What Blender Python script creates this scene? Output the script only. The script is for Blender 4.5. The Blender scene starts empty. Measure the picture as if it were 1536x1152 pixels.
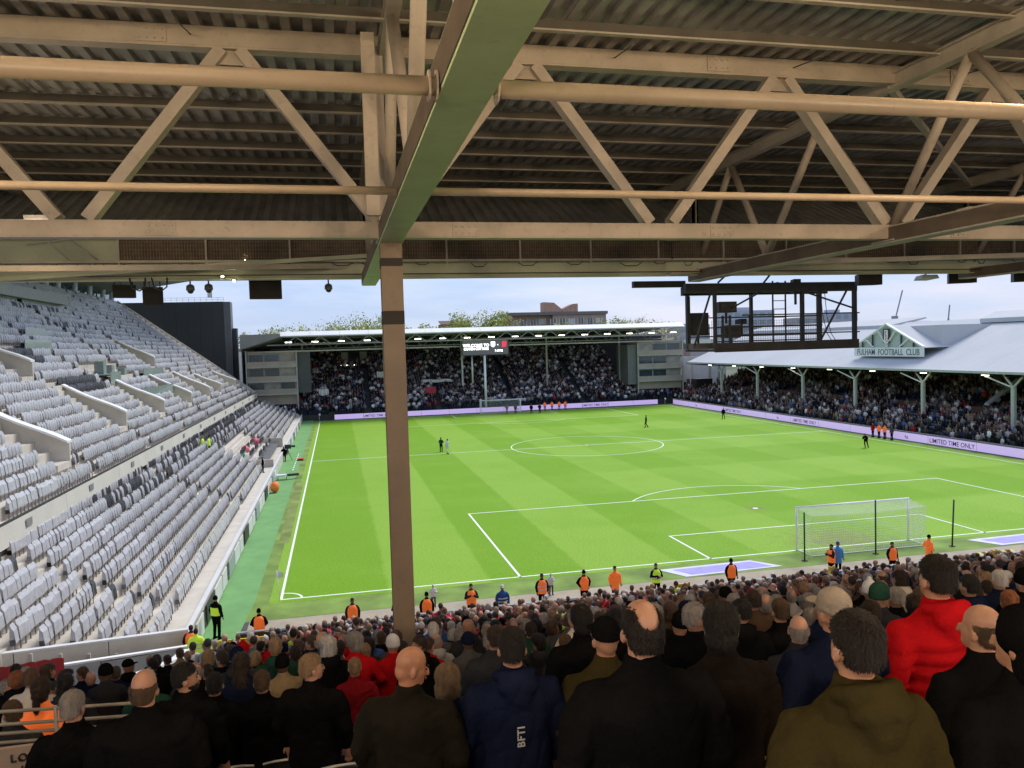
import bpy, math, random
import numpy as np
from mathutils import Vector, Matrix, noise
rng = random.Random(11)
nrng = np.random.default_rng(5)
PI = math.pi
S = bpy.context.scene
COL = S.collection

# ------------------------------------------------------------------ camera
FW = Vector((0.21883, 0.97455, -0.048565)); RT = Vector((0.97498, -0.22038, -0.029062)); UP = Vector((0.039025, 0.04099, 0.998397))
CAMP = Vector((3.12, -39.96, 12.275))
cd = bpy.data.cameras.new('camera'); cam = bpy.data.objects.new('camera', cd); COL.objects.link(cam)
cam.matrix_world = Matrix(((RT.x, UP.x, -FW.x, CAMP.x), (RT.y, UP.y, -FW.y, CAMP.y), (RT.z, UP.z, -FW.z, CAMP.z), (0, 0, 0, 1)))
cd.sensor_width = 36; cd.lens = 1170.87 / 1536 * 36; cd.clip_start = 0.1; cd.clip_end = 3000
S.camera = cam

def shot(p):                                   # where a point of the place lands in the 1536 px wide frame (used only to word labels and to sort by nearness)
    q = Vector(p) - CAMP; z = q.dot(FW)
    return 768 + 1170.87 * q.dot(RT) / z, 576 - 1170.87 * q.dot(UP) / z, z

# ------------------------------------------------------------------ light
SUN_EL, SUN_AZ = math.radians(55), math.radians(52)       # azimuth measured from +y towards +x
W = bpy.data.worlds.new('World'); S.world = W; W.use_nodes = True
nt = W.node_tree; nt.nodes.clear()
def wn(t, **k):
    n = nt.nodes.new(t)
    for a, b in k.items(): setattr(n, a, b)
    return n
out = wn('ShaderNodeOutputWorld'); bg = wn('ShaderNodeBackground'); sky = wn('ShaderNodeTexSky', sky_type='NISHITA', sun_disc=False)
sky.sun_elevation = SUN_EL; sky.sun_rotation = SUN_AZ; sky.air_density = 1.0; sky.dust_density = 2.0; sky.ozone_density = 1.0
bg.inputs[1].default_value = 0.075
tc = wn('ShaderNodeTexCoord'); mp = wn('ShaderNodeMapping'); mp.inputs[3].default_value = (1.2, 1.2, 7.0)
nz = wn('ShaderNodeTexNoise'); nz.inputs['Scale'].default_value = 2.1; nz.inputs['Detail'].default_value = 6; nz.inputs['Roughness'].default_value = .55
cr = wn('ShaderNodeValToRGB'); cr.color_ramp.elements[0].position = .40; cr.color_ramp.elements[1].position = .60
cr.color_ramp.elements[0].color = (0, 0, 0, 1); cr.color_ramp.elements[1].color = (1, 1, 1, 1)
nt.links.new(tc.outputs['Generated'], mp.inputs[0]); nt.links.new(mp.outputs[0], nz.inputs[0]); nt.links.new(nz.outputs[0], cr.inputs[0])
SKYC = dict(high=(2.3, 3.7, 6.9, 1), low=(4.2, 5.2, 7.2, 1), cloud=(6.0, 6.3, 7.2, 1), pink=(7.4, 6.3, 6.6, 1))
sep = wn('ShaderNodeSeparateXYZ'); nt.links.new(tc.outputs['Generated'], sep.inputs[0])
mr = wn('ShaderNodeMapRange'); mr.inputs[1].default_value = 0.0; mr.inputs[2].default_value = .16; nt.links.new(sep.outputs[2], mr.inputs[0])
def mix(a, b, f, bt='MIX'):
    m = wn('ShaderNodeMix', data_type='RGBA', blend_type=bt)
    for s_, v in ((m.inputs[0], f), (m.inputs[6], a), (m.inputs[7], b)):
        if hasattr(v, 'links') or hasattr(v, 'is_output'): nt.links.new(v, s_)
        else: s_.default_value = v
    return m.outputs[2]
base = mix(SKYC['low'], SKYC['high'], mr.outputs[0])
thin = mix(base, sky.outputs[0], .25)
mf = wn('ShaderNodeMath', operation='MULTIPLY'); nt.links.new(cr.outputs[0], mf.inputs[0]); mf.inputs[1].default_value = .6
mr2 = wn('ShaderNodeMapRange'); mr2.inputs[1].default_value = .2; mr2.inputs[2].default_value = .75; nt.links.new(sep.outputs[0], mr2.inputs[0])
cl = mix(SKYC['cloud'], SKYC['pink'], mr2.outputs[0])
nt.links.new(mix(thin, cl, mf.outputs[0]), bg.inputs[0]); nt.links.new(bg.outputs[0], out.inputs[0])
sd = bpy.data.lights.new('sun', 'SUN'); sd.energy = 1.5; sd.angle = math.radians(30); sd.color = (1, .97, .92)
sun = bpy.data.objects.new('sun', sd); COL.objects.link(sun)
SD = Vector((math.sin(SUN_AZ) * math.cos(SUN_EL), math.cos(SUN_AZ) * math.cos(SUN_EL), math.sin(SUN_EL)))
sun.rotation_euler = SD.to_track_quat('Z', 'Y').to_euler(); sun.location = SD * 200
S.view_settings.view_transform = 'Standard'; S.view_settings.look = 'None'; S.view_settings.gamma = 1; S.view_settings.use_curve_mapping = False
S.view_settings.exposure = 1.0
LAMP_W = 290
S.cycles.use_denoising = True
S.cycles.max_bounces = 6; S.cycles.diffuse_bounces = 4; S.cycles.glossy_bounces = 2; S.cycles.transparent_max_bounces = 8
S.cycles.sample_clamp_indirect = 8

# ------------------------------------------------------------------ materials
MATS = {}
def mat(name, col, rough=.6, var=.15, scale=3.0, bump=0.0, bscale=None, metal=0.0, obj=False, dirt=0.0, emit=0.0, ecol=None, spec=.5):
    if name in MATS: return MATS[name]
    m = bpy.data.materials.new(name); m.use_nodes = True; t = m.node_tree; b = t.nodes['Principled BSDF']
    b.inputs['Roughness'].default_value = rough; b.inputs['Metallic'].default_value = metal; b.inputs['Specular IOR Level'].default_value = spec
    c4 = (*col, 1); m.diffuse_color = c4
    if obj: src = t.nodes.new('ShaderNodeTexCoord').outputs['Object']
    else: src = t.nodes.new('ShaderNodeNewGeometry').outputs['Position']
    if var > 0:
        n = t.nodes.new('ShaderNodeTexNoise'); n.inputs['Scale'].default_value = scale; n.inputs['Detail'].default_value = 5
        t.links.new(src, n.inputs[0])
        mx = t.nodes.new('ShaderNodeMix'); mx.data_type = 'RGBA'
        r = t.nodes.new('ShaderNodeMapRange'); r.inputs[1].default_value = .3; r.inputs[2].default_value = .7
        t.links.new(n.outputs[0], r.inputs[0]); t.links.new(r.outputs[0], mx.inputs[0])
        mx.inputs[6].default_value = (*[x * (1 - var) for x in col], 1); mx.inputs[7].default_value = (*[min(1, x * (1 + var)) for x in col], 1)
        res = mx.outputs[2]
        if dirt:
            n2 = t.nodes.new('ShaderNodeTexNoise'); n2.inputs['Scale'].default_value = scale * 5; n2.inputs['Detail'].default_value = 8; n2.inputs['Roughness'].default_value = .7
            t.links.new(src, n2.inputs[0])
            r2 = t.nodes.new('ShaderNodeMapRange'); r2.inputs[1].default_value = .55; r2.inputs[2].default_value = .75; r2.inputs[4].default_value = dirt
            t.links.new(n2.outputs[0], r2.inputs[0])
            m2 = t.nodes.new('ShaderNodeMix'); m2.data_type = 'RGBA'; t.links.new(r2.outputs[0], m2.inputs[0]); t.links.new(res, m2.inputs[6]); m2.inputs[7].default_value = (*[x * .35 for x in col], 1)
            res = m2.outputs[2]
        t.links.new(res, b.inputs['Base Color'])
    else: b.inputs['Base Color'].default_value = c4
    if bump:
        n3 = t.nodes.new('ShaderNodeTexNoise'); n3.inputs['Scale'].default_value = bscale or scale * 6; n3.inputs['Detail'].default_value = 6
        t.links.new(src, n3.inputs[0]); bp = t.nodes.new('ShaderNodeBump'); bp.inputs['Strength'].default_value = bump; bp.inputs['Distance'].default_value = .02
        t.links.new(n3.outputs[0], bp.inputs['Height']); t.links.new(bp.outputs[0], b.inputs['Normal'])
    if emit:
        b.inputs['Emission Color'].default_value = (*(ecol or col), 1); b.inputs['Emission Strength'].default_value = emit
    MATS[name] = m
    return m
def attr_mat(name, rough=.8):
    m = bpy.data.materials.new(name); m.use_nodes = True; t = m.node_tree; b = t.nodes['Principled BSDF']; b.inputs['Roughness'].default_value = rough
    a = t.nodes.new('ShaderNodeAttribute'); a.attribute_name = 'Col'; t.links.new(a.outputs['Color'], b.inputs['Base Color']); b.inputs['Specular IOR Level'].default_value = .2
    MATS[name] = m; return m

# ------------------------------------------------------------------ mesh helpers
class MB:
    def __init__(s): s.v = []; s.f = []; s.m = []
    def add(s, vs, fs, mi=0):
        o = len(s.v); s.v += [tuple(p) for p in vs]; s.f += [tuple(i + o for i in f) for f in fs]; s.m += [mi] * len(fs); return s
    def box(s, x0, x1, y0, y1, z0, z1, mi=0):
        vs = [(x, y, z) for z in (z0, z1) for y in (y0, y1) for x in (x0, x1)]
        return s.add(vs, [(0, 2, 3, 1), (4, 5, 7, 6), (0, 1, 5, 4), (2, 6, 7, 3), (0, 4, 6, 2), (1, 3, 7, 5)], mi)
    def beam(s, p, q, w, h, mi=0, up=(0, 0, 1)):
        p, q = Vector(p), Vector(q); d = (q - p).normalized(); u = Vector(up)
        if abs(d.dot(u)) > .98: u = Vector((0, 1, 0))
        r = d.cross(u).normalized(); u = r.cross(d)
        vs = [a + r * (w / 2 * i) + u * (h / 2 * j) for a in (p, q) for i, j in ((-1, -1), (1, -1), (1, 1), (-1, 1))]
        return s.add(vs, [(0, 1, 2, 3), (7, 6, 5, 4), (0, 4, 5, 1), (1, 5, 6, 2), (2, 6, 7, 3), (3, 7, 4, 0)], mi)
    def ibeam(s, p, q, w, h, t=.02, mi=0, up=(0, 0, 1)):
        p, q = Vector(p), Vector(q); d = (q - p).normalized(); u = Vector(up); r = d.cross(u).normalized(); u = r.cross(d)
        o = u * (h / 2 - t / 2)
        s.beam(p - o, q - o, w, t, mi, up); s.beam(p + o, q + o, w, t, mi, up); s.beam(p, q, t, h - 2 * t, mi, up); return s
    def tube(s, pts, rads, n=10, mi=0, cap=True):
        pts = [Vector(p) for p in pts]
        if not isinstance(rads, (list, tuple)): rads = [rads] * len(pts)
        vs = []; fs = []; ref = None
        for i, p in enumerate(pts):
            d = (pts[min(i + 1, len(pts) - 1)] - pts[max(i - 1, 0)]).normalized()
            if ref is None: ref = Vector((1, 0, 0)) if abs(d.x) < .9 else Vector((0, 1, 0))
            a = d.cross(ref).normalized(); b = a.cross(d).normalized(); ref = b
            for k in range(n):
                t = 2 * PI * k / n; vs.append(p + (b * math.cos(t) + a * math.sin(t)) * rads[i])
        for i in range(len(pts) - 1):
            for k in range(n):
                k2 = (k + 1) % n; fs.append((i * n + k, i * n + k2, (i + 1) * n + k2, (i + 1) * n + k))
        if cap: fs.append(tuple(range(n - 1, -1, -1))); fs.append(tuple((len(pts) - 1) * n + k for k in range(n)))
        return s.add(vs, fs, mi)
    def ell(s, c, r, n=14, m=9, mi=0, rot=None):
        vs = [Vector((0, 0, -1))]
        for i in range(1, m):
            a = -PI / 2 + PI * i / m
            for k in range(n): t = 2 * PI * k / n; vs.append(Vector((math.cos(a) * math.cos(t), math.cos(a) * math.sin(t), math.sin(a))))
        vs.append(Vector((0, 0, 1))); fs = []
        for k in range(n):
            k2 = (k + 1) % n; fs.append((0, 1 + k2, 1 + k)); fs.append((len(vs) - 1, 1 + (m - 2) * n + k, 1 + (m - 2) * n + k2))
            for i in range(m - 2): fs.append((1 + i * n + k, 1 + i * n + k2, 1 + (i + 1) * n + k2, 1 + (i + 1) * n + k))
        out_ = []
        for v in vs:
            v = Vector((v.x * r[0], v.y * r[1], v.z * r[2]))
            if rot is not None: v = rot @ v
            out_.append(v + Vector(c))
        return s.add(out_, fs, mi)
    def rings(s, rs, n=20, p=2.4, mi=0):       # rs: (cx,cy,z,rx,ry) stacked superellipses
        vs = []; fs = []
        for cx, cy, z, rx, ry in rs:
            for k in range(n):
                t = 2 * PI * k / n; c, sn = math.cos(t), math.sin(t)
                vs.append((cx + rx * math.copysign(abs(c) ** (2 / p), c), cy + ry * math.copysign(abs(sn) ** (2 / p), sn), z))
        for i in range(len(rs) - 1):
            for k in range(n): k2 = (k + 1) % n; fs.append((i * n + k, i * n + k2, (i + 1) * n + k2, (i + 1) * n + k))
        fs.append(tuple(range(n - 1, -1, -1))); fs.append(tuple((len(rs) - 1) * n + k for k in range(n)))
        return s.add(vs, fs, mi)
    def mesh(s, name, mats, smooth=False, org=(0, 0, 0)):
        me = bpy.data.meshes.new(name); ox, oy, oz = org
        me.from_pydata([(x - ox, y - oy, z - oz) for x, y, z in s.v], [], s.f)
        if not isinstance(mats, (list, tuple)): mats = [mats]
        for m in mats: me.materials.append(m)
        if len(mats) > 1: me.polygons.foreach_set('material_index', s.m)
        if smooth: me.polygons.foreach_set('use_smooth', [True] * len(s.f))
        return me
    def build(s, name, mats, parent=None, smooth=False, org=None, **kw):
        if org is None:
            if parent is not None: org = tuple(parent.location)
            else:
                a = np.array(s.v); lo, hi = a.min(0), a.max(0); org = ((lo[0] + hi[0]) / 2, (lo[1] + hi[1]) / 2, lo[2])
        o = bpy.data.objects.new(name, s.mesh(name, mats, smooth, org)); COL.objects.link(o)
        if parent is not None:
            o.parent = parent; o.location = Vector(org) - Vector(parent.location) if parent.parent is None else (0, 0, 0)
        else: o.location = org
        tag(o, **kw); return o
def tag(o, label=None, cat=None, group=None, kind=None):
    if label: o['label'] = label
    if cat: o['category'] = cat
    if group: o['group'] = group
    if kind: o['kind'] = kind
    return o
def thing(name, loc, label, cat, group=None):
    o = bpy.data.objects.new(name, None); o.empty_display_size = .3; COL.objects.link(o); o.location = loc; return tag(o, label, cat, group)
def sub(p):                                     # a parent frame for a part's own pieces: same origin as the thing, so mesh coordinates stay absolute
    return p
def inst(name, me, parent, loc, rot=(0, 0, 0), sc=(1, 1, 1)):
    o = bpy.data.objects.new(name, me); COL.objects.link(o)
    if parent is not None: o.parent = parent; loc = Vector(loc) - Vector(parent.location)
    o.location = loc; o.rotation_euler = rot; o.scale = sc; return o
def child(mb, name, mats, part, thing_, smooth=False):      # sub-part of a part that sits in absolute coordinates
    o = mb.build(name, mats, None, smooth, org=tuple(thing_.location)); o.parent = part; o.location = (0, 0, 0); return o
def text_mesh(txt, size, mat_, name='lettering', extrude=.01, align='CENTER', bold=0.0, font_scale=(1, 1), spacing=1.0):
    cu = bpy.data.curves.new(name, 'FONT'); cu.body = txt; cu.size = size; cu.extrude = extrude; cu.align_x = align; cu.offset = bold; cu.space_character = spacing; cu.resolution_u = 3
    o = bpy.data.objects.new('tmp', cu); COL.objects.link(o); bpy.context.view_layer.update()
    me = bpy.data.meshes.new_from_object(o.evaluated_get(bpy.context.evaluated_depsgraph_get())); bpy.data.objects.remove(o); bpy.data.curves.remove(cu)
    me.transform(Matrix.Diagonal((font_scale[0], font_scale[1], 1, 1))); me.materials.clear(); me.materials.append(mat_); me.name = name
    return me
def place(me, name, parent, M, **kw):           # M: world matrix
    o = bpy.data.objects.new(name, me); COL.objects.link(o)
    if parent is not None: o.parent = parent; o.matrix_local = Matrix.Translation(-Vector(parent.location)) @ M
    else: o.matrix_world = M
    return tag(o, **kw)
def frame(pos, right, up):
    r = Vector(right).normalized(); u = Vector(up).normalized(); n = r.cross(u)
    return Matrix(((r.x, u.x, n.x, pos[0]), (r.y, u.y, n.y, pos[1]), (r.z, u.z, n.z, pos[2]), (0, 0, 0, 1)))
def np_mesh(name, V, Fq, mats, mi=None, col=None, smooth=False):
    me = bpy.data.meshes.new(name); nv, nf = len(V), len(Fq); k = Fq.shape[1]
    me.vertices.add(nv); me.vertices.foreach_set('co', V.astype(np.float32).ravel()); me.loops.add(nf * k); me.loops.foreach_set('vertex_index', Fq.astype(np.int32).ravel())
    me.polygons.add(nf); me.polygons.foreach_set('loop_start', np.arange(0, nf * k, k, dtype=np.int32)); me.polygons.foreach_set('loop_total', np.full(nf, k, dtype=np.int32))
    for m in mats: me.materials.append(m)
    if mi is not None: me.polygons.foreach_set('material_index', mi.astype(np.int32))
    if col is not None: a = me.attributes.new('Col', 'FLOAT_COLOR', 'FACE'); a.data.foreach_set('color', col.astype(np.float32).ravel())
    if smooth: me.polygons.foreach_set('use_smooth', np.ones(nf, dtype=bool))
    me.update(); me.validate(); return me
def tris(mb):
    V = np.array(mb.v); T = []; M = []
    for f, m in zip(mb.f, mb.m):
        for i in range(1, len(f) - 1): T.append((f[0], f[i], f[i + 1])); M.append(m)
    return V, np.array(T), np.array(M)
def stamp(tpl, locs, rots, scales):             # many copies of a small triangle template
    V, T, M = tpl; n = len(locs); c, s_ = np.cos(rots)[:, None], np.sin(rots)[:, None]
    X, Y, Z = V[:, 0][None] * scales[:, None], V[:, 1][None] * scales[:, None], V[:, 2][None] * scales[:, None]
    P = np.stack([X * c - Y * s_ + locs[:, 0:1], X * s_ + Y * c + locs[:, 1:2], Z + locs[:, 2:3]], -1).reshape(-1, 3)
    F = (T[None] + (np.arange(n) * len(V))[:, None, None]).reshape(-1, 3)
    return P, F, np.tile(M, n)

# palette of real surfaces
steel = mat('cream_painted_steel', (.51, .44, .35), .5, .14, 1.6, .12, 30, dirt=.5)
steel2 = mat('grey_painted_steel', (.48, .44, .36), .5, .14, 2.0, .08, 30, dirt=.45)
pipe_m = mat('cream_enamel_pipe', (.55, .44, .31), .3, .10, 2.5, .04, 20, dirt=.25)
sheet_m = mat('galvanised_corrugated_sheet', (.38, .38, .35), .45, .3, 1.2, .05, 14, metal=.1, dirt=.4)
darkm = mat('black_steel', (.025, .026, .024), .5, .2, 4)
mesh_m = mat('brown_rusty_mesh', (.12, .09, .06), .8, .3, 6, .3)
conc = mat('pale_concrete', (.40, .375, .34), .85, .12, 1.2, .25, 14, dirt=.25)
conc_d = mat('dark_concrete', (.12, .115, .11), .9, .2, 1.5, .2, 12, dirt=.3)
white = mat('white_paint', (.84, .84, .82), .45, .06, 1.5, dirt=.12)
offw = mat('off_white_panel', (.66, .655, .64), .5, .06, .8, dirt=.15)
glass = mat('dark_glass', (.05, .07, .08), .08, .1, .5, spec=.8)
# ------------------------------------------------------------------ ground, pitch, markings
def sheet(name, x0, x1, y0, y1, z, m, **kw):
    b = MB(); b.add([(x0, y0, z), (x1, y0, z), (x1, y1, z), (x0, y1, z)], [(0, 1, 2, 3)]); return b.build(name, m, org=((x0 + x1) / 2, (y0 + y1) / 2, z), **kw)
sheet('ground', -900, 900, -300, 1500, -.02, mat('far_ground', (.10, .12, .07), .95, .3, .02), kind='structure')
def grass_mat():
    m = bpy.data.materials.new('mown_grass'); m.use_nodes = True; t = m.node_tree; b = t.nodes['Principled BSDF']; b.inputs['Roughness'].default_value = .75; b.inputs['Specular IOR Level'].default_value = .15
    g = t.nodes.new('ShaderNodeNewGeometry'); sp = t.nodes.new('ShaderNodeSeparateXYZ'); t.links.new(g.outputs['Position'], sp.inputs[0])
    def M(op, a, b_=None, c=None):
        n = t.nodes.new('ShaderNodeMath'); n.operation = op
        for i, v in enumerate((a, b_, c)):
            if v is None: continue
            if isinstance(v, (int, float)): n.inputs[i].default_value = v
            else: t.links.new(v, n.inputs[i])
        return n.outputs[0]
    nz_ = t.nodes.new('ShaderNodeTexNoise'); nz_.inputs['Scale'].default_value = .9; nz_.inputs['Detail'].default_value = 3; t.links.new(g.outputs['Position'], nz_.inputs[0])
    wob = M('MULTIPLY', M('SUBTRACT', nz_.outputs[0], .5), .25)
    def band(s_, period, off, sharp):
        a = M('SINE', M('MULTIPLY', M('ADD', M('ADD', s_, wob), off), PI / period))
        return M('MINIMUM', M('MAXIMUM', M('ADD', M('MULTIPLY', a, sharp), .5), 0.0), 1.0)
    bx = band(sp.outputs[0], STRIPE_X, STRIPE_OFF, 6.0); by = band(sp.outputs[1], STRIPE_Y, STRIPE_YOFF, 3.0)
    wy = M('MINIMUM', M('MAXIMUM', M('MULTIPLY', M('SUBTRACT', sp.outputs[0], 12.0), .022), .08), .62)
    f = M('ADD', M('MULTIPLY', bx, M('SUBTRACT', 1.0, wy)), M('MULTIPLY', by, wy))
    n2 = t.nodes.new('ShaderNodeTexNoise'); n2.inputs['Scale'].default_value = .22; n2.inputs['Detail'].default_value = 8; n2.inputs['Roughness'].default_value = .65; t.links.new(g.outputs['Position'], n2.inputs[0])
    f2 = M('ADD', f, M('MULTIPLY', M('SUBTRACT', n2.outputs[0], .5), 1.5))
    f2 = M('MINIMUM', M('MAXIMUM', f2, 0.0), 1.0)
    mx = t.nodes.new('ShaderNodeMix'); mx.data_type = 'RGBA'; t.links.new(f2, mx.inputs[0]); mx.inputs[6].default_value = (*GRASS_D, 1); mx.inputs[7].default_value = (*GRASS_L, 1)
    for (gx_, gy_, gr_, gm_) in ((32.4, 1.2, 6.5, .55), (32.4, 11.0, 2.2, .35), (32.4, 99, 6.5, .5), (32.4, 50, 3.0, .2)):
        ds = t.nodes.new('ShaderNodeVectorMath'); ds.operation = 'DISTANCE'; t.links.new(g.outputs['Position'], ds.inputs[0]); ds.inputs[1].default_value = (gx_, gy_, 0)
        nw = t.nodes.new('ShaderNodeTexNoise'); nw.inputs['Scale'].default_value = 1.7; nw.inputs['Detail'].default_value = 8; nw.inputs['Roughness'].default_value = .7; t.links.new(g.outputs['Position'], nw.inputs[0])
        fall = M('MAXIMUM', M('SUBTRACT', 1.0, M('DIVIDE', ds.outputs['Value'], gr_)), 0.0); msk = M('MINIMUM', M('MULTIPLY', M('MAXIMUM', M('SUBTRACT', M('ADD', nw.outputs[0], M('MULTIPLY', fall, .35)), .62), 0.0), M('MULTIPLY', fall, 9.0 * gm_)), .7)
        wx = t.nodes.new('ShaderNodeMix'); wx.data_type = 'RGBA'; t.links.new(msk, wx.inputs[0]); t.links.new(mx.outputs[2], wx.inputs[6]); wx.inputs[7].default_value = (.22, .21, .07, 1); mx = wx
    n3 = t.nodes.new('ShaderNodeTexNoise'); n3.inputs['Scale'].default_value = 9; n3.inputs['Detail'].default_value = 6; t.links.new(g.outputs['Position'], n3.inputs[0])
    mr_ = t.nodes.new('ShaderNodeMapRange'); mr_.inputs[1].default_value = .3; mr_.inputs[2].default_value = .7; mr_.inputs[3].default_value = .78; mr_.inputs[4].default_value = 1.16; t.links.new(n3.outputs[0], mr_.inputs[0])
    vm = t.nodes.new('ShaderNodeVectorMath'); vm.operation = 'SCALE'; t.links.new(mx.outputs[2], vm.inputs[0]); t.links.new(mr_.outputs[0], vm.inputs['Scale']); t.links.new(vm.outputs[0], b.inputs['Base Color'])
    n4 = t.nodes.new('ShaderNodeTexNoise'); n4.inputs['Scale'].default_value = 60; t.links.new(g.outputs['Position'], n4.inputs[0])
    bp = t.nodes.new('ShaderNodeBump'); bp.inputs['Strength'].default_value = .4; bp.inputs['Distance'].default_value = .02; t.links.new(n4.outputs[0], bp.inputs['Height']); t.links.new(bp.outputs[0], b.inputs['Normal'])
    return m
STRIPE_X, STRIPE_OFF, STRIPE_Y, STRIPE_YOFF = 5.3, -5.3, 10.5, 1.0
GRASS_D, GRASS_L = (.168, .335, .012), (.235, .405, .040)
grass = grass_mat()
turf = mat('worn_turf_edge', (.17, .26, .045), .9, .35, .5, .3, 30, dirt=.25)
sheet('stadium_ground', -60, 110, -46, 135, -.008, mat('tarmac', (.07, .07, .068), .9, .2, 1), kind='structure')
sheet('turf_margin', -1.45, 67.2, -2.9, 102.2, -.004, turf, kind='structure')
sheet('pitch_lawn', -.55, 65.9, -.55, 101.0, 0.0, grass, kind='structure')
art = mat('artificial_turf', (.15, .33, .105), .85, .1, .8, .2, 40)
b = MB(); b.add([(-3.3, -9.4, 0), (-1.75, -9.4, 0), (-1.25, 0, 0), (-1.1, 104, 0), (-3.5, 104, 0)], [(0, 1, 2, 3, 4)]); b.build('artificial_grass_strip', art, kind='structure')
sheet('perimeter_track', -1.2, 67, -7.2, -2.95, 0.0, mat('sandy_paving', (.37, .31, .225), .9, .15, .7, .3, 20, dirt=.4), kind='structure')
sheet('bare_earth_patch', -.95, -.28, 12, 36, .004, mat('bare_earth', (.20, .25, .06), .95, .3, .6, .3, 30), kind='structure')
# white lines, each a thin sheet 4 mm over the grass
lw = mat('line_paint', (.80, .83, .74), .9, .05, 4)
PX, PY = 64.8, 100.2
def arc(cx, cy, r, a0, a1, w=.12, n=48):
    b_ = MB(); vs = []
    for i in range(n + 1):
        a = a0 + (a1 - a0) * i / n
        vs += [(cx + (r - w / 2) * math.cos(a), cy + (r - w / 2) * math.sin(a), 0), (cx + (r + w / 2) * math.cos(a), cy + (r + w / 2) * math.sin(a), 0)]
    b_.add(vs, [(2 * i, 2 * i + 1, 2 * i + 3, 2 * i + 2) for i in range(n)]); return b_
ml = MB(); LW = .13
def ln(x0, y0, x1, y1):
    h = LW / 2
    if x0 == x1: ml.add([(x0 - h, y0 - h, .004), (x0 + h, y0 - h, .004), (x0 + h, y1 + h, .004), (x0 - h, y1 + h, .004)], [(0, 1, 2, 3)])
    else: ml.add([(x0 + h, y0 - h, .004), (x1 - h, y0 - h, .004), (x1 - h, y0 + h, .004), (x0 + h, y0 + h, .004)], [(0, 1, 2, 3)])
mx_ = PX / 2
ln(0, 0, 0, PY); ln(PX, 0, PX, PY); ln(0, 0, PX, 0); ln(0, PY, PX, PY); ln(0, PY / 2, PX, PY / 2)
for s_, y0 in ((1, 0), (-1, PY)):
    for hw, dp in ((20.16, 16.5), (9.16, 5.5)):
        a, c = sorted((y0, y0 + s_ * dp))
        ln(mx_ - hw, a, mx_ - hw, c); ln(mx_ + hw, a, mx_ + hw, c); ln(mx_ - hw, y0 + s_ * dp, mx_ + hw, y0 + s_ * dp)
ca = math.acos(5.5 / 9.15)
arcs = [arc(mx_, PY / 2, 9.15, 0, 2 * PI, n=96), arc(mx_, 11, 9.15, PI / 2 - ca, PI / 2 + ca), arc(mx_, PY - 11, 9.15, -PI / 2 - ca, -PI / 2 + ca),
        arc(0, 0, 1, 0, PI / 2, n=10), arc(PX, 0, 1, PI / 2, PI, n=10), arc(0, PY, 1, -PI / 2, 0, n=10), arc(PX, PY, 1, PI, 1.5 * PI, n=10),
        arc(mx_, 11, .11, 0, 2 * PI, w=.2, n=12), arc(mx_, PY - 11, .11, 0, 2 * PI, w=.2, n=12), arc(mx_, PY / 2, .11, 0, 2 * PI, w=.2, n=12)]
for a in arcs: ml.add([(x, y, .008) for x, y, z in a.v], a.f)
ml.build('pitch_markings', lw, org=(mx_, PY / 2, 0), kind='structure')
# technical area dashes
td = MB()
for y in np.arange(44, 58, 1.6): td.box(-1.75, -1.65, y, y + .9, .001, .006)
td.build('technical_area_markings', lw, kind='structure')

# ------------------------------------------------------------------ goals
net_m = mat('white_net_cord', (.88, .88, .86), .8, .05, 5)
pw = mat('white_goal_paint', (.86, .86, .85), .3, .03, 2)
def goal(y0, s_, label):
    x0, x1, h, dp = mx_ - 3.72, mx_ + 3.72, 2.5, 1.45
    t = thing('football_goal', (mx_, y0, 0), label, 'goal')
    for x in (x0, x1): MB().tube([(x, y0, 0), (x, y0, h)], .06, 12).build('post', pw, t, True)
    MB().tube([(x0 - .06, y0, h), (x1 + .06, y0, h)], .06, 12).build('crossbar', pw, t, True)
    f = MB(); yb = y0 - s_ * dp
    f.tube([(x0, y0, .03), (x0 + .1, yb, .03), (x1 - .1, yb, .03), (x1, y0, .03)], .03, 6); f.build('ground_frame', pw, t)
    n = MB(); w = .009; st = .14
    def strand(p, q): n.beam(p, q, w, w)
    nx = int((x1 - x0) / st); sag = lambda x: .18 * math.sin(PI * (x - x0) / (x1 - x0)) * 1.0
    for i in range(nx + 1):                     # down the back and over the top
        x = x0 + (x1 - x0) * i / nx; zt = h - .22 - sag(x) * .4
        strand((x, y0, h), (x, (y0 + yb) / 2, h - .12 - sag(x) * .5)); strand((x, (y0 + yb) / 2, h - .12 - sag(x) * .5), (x, yb, zt)); strand((x, yb, zt), (x, yb, .03))
    for j in range(int(2.2 / st) + 1): z = .05 + j * st; strand((x0, yb, z), (x1, yb, z))
    for j in range(1, int(dp / st) + 1):
        y = y0 - s_ * j * st; k = j * st / dp; prev = None
        for i in range(9):
            x = x0 + (x1 - x0) * i / 8; z = h - .22 * k - sag(x) * .5 * min(1, k * 2)
            if prev: strand(prev, (x, y, z))
            prev = (x, y, z)
        for x in (x0, x1): strand((x, y, .03), (x, y, h - .22 * k))
    for x in (x0, x1):
        for j in range(int(2.2 / st) + 1): z = .05 + j * st; strand((x, y0, z), (x, yb, z))
    n.build('net', net_m, t)
goal(0, 1, 'white football goal with net at the near end, three dark poles behind it')
goal(PY, -1, 'white football goal at the far end, small below the video screen')
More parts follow.
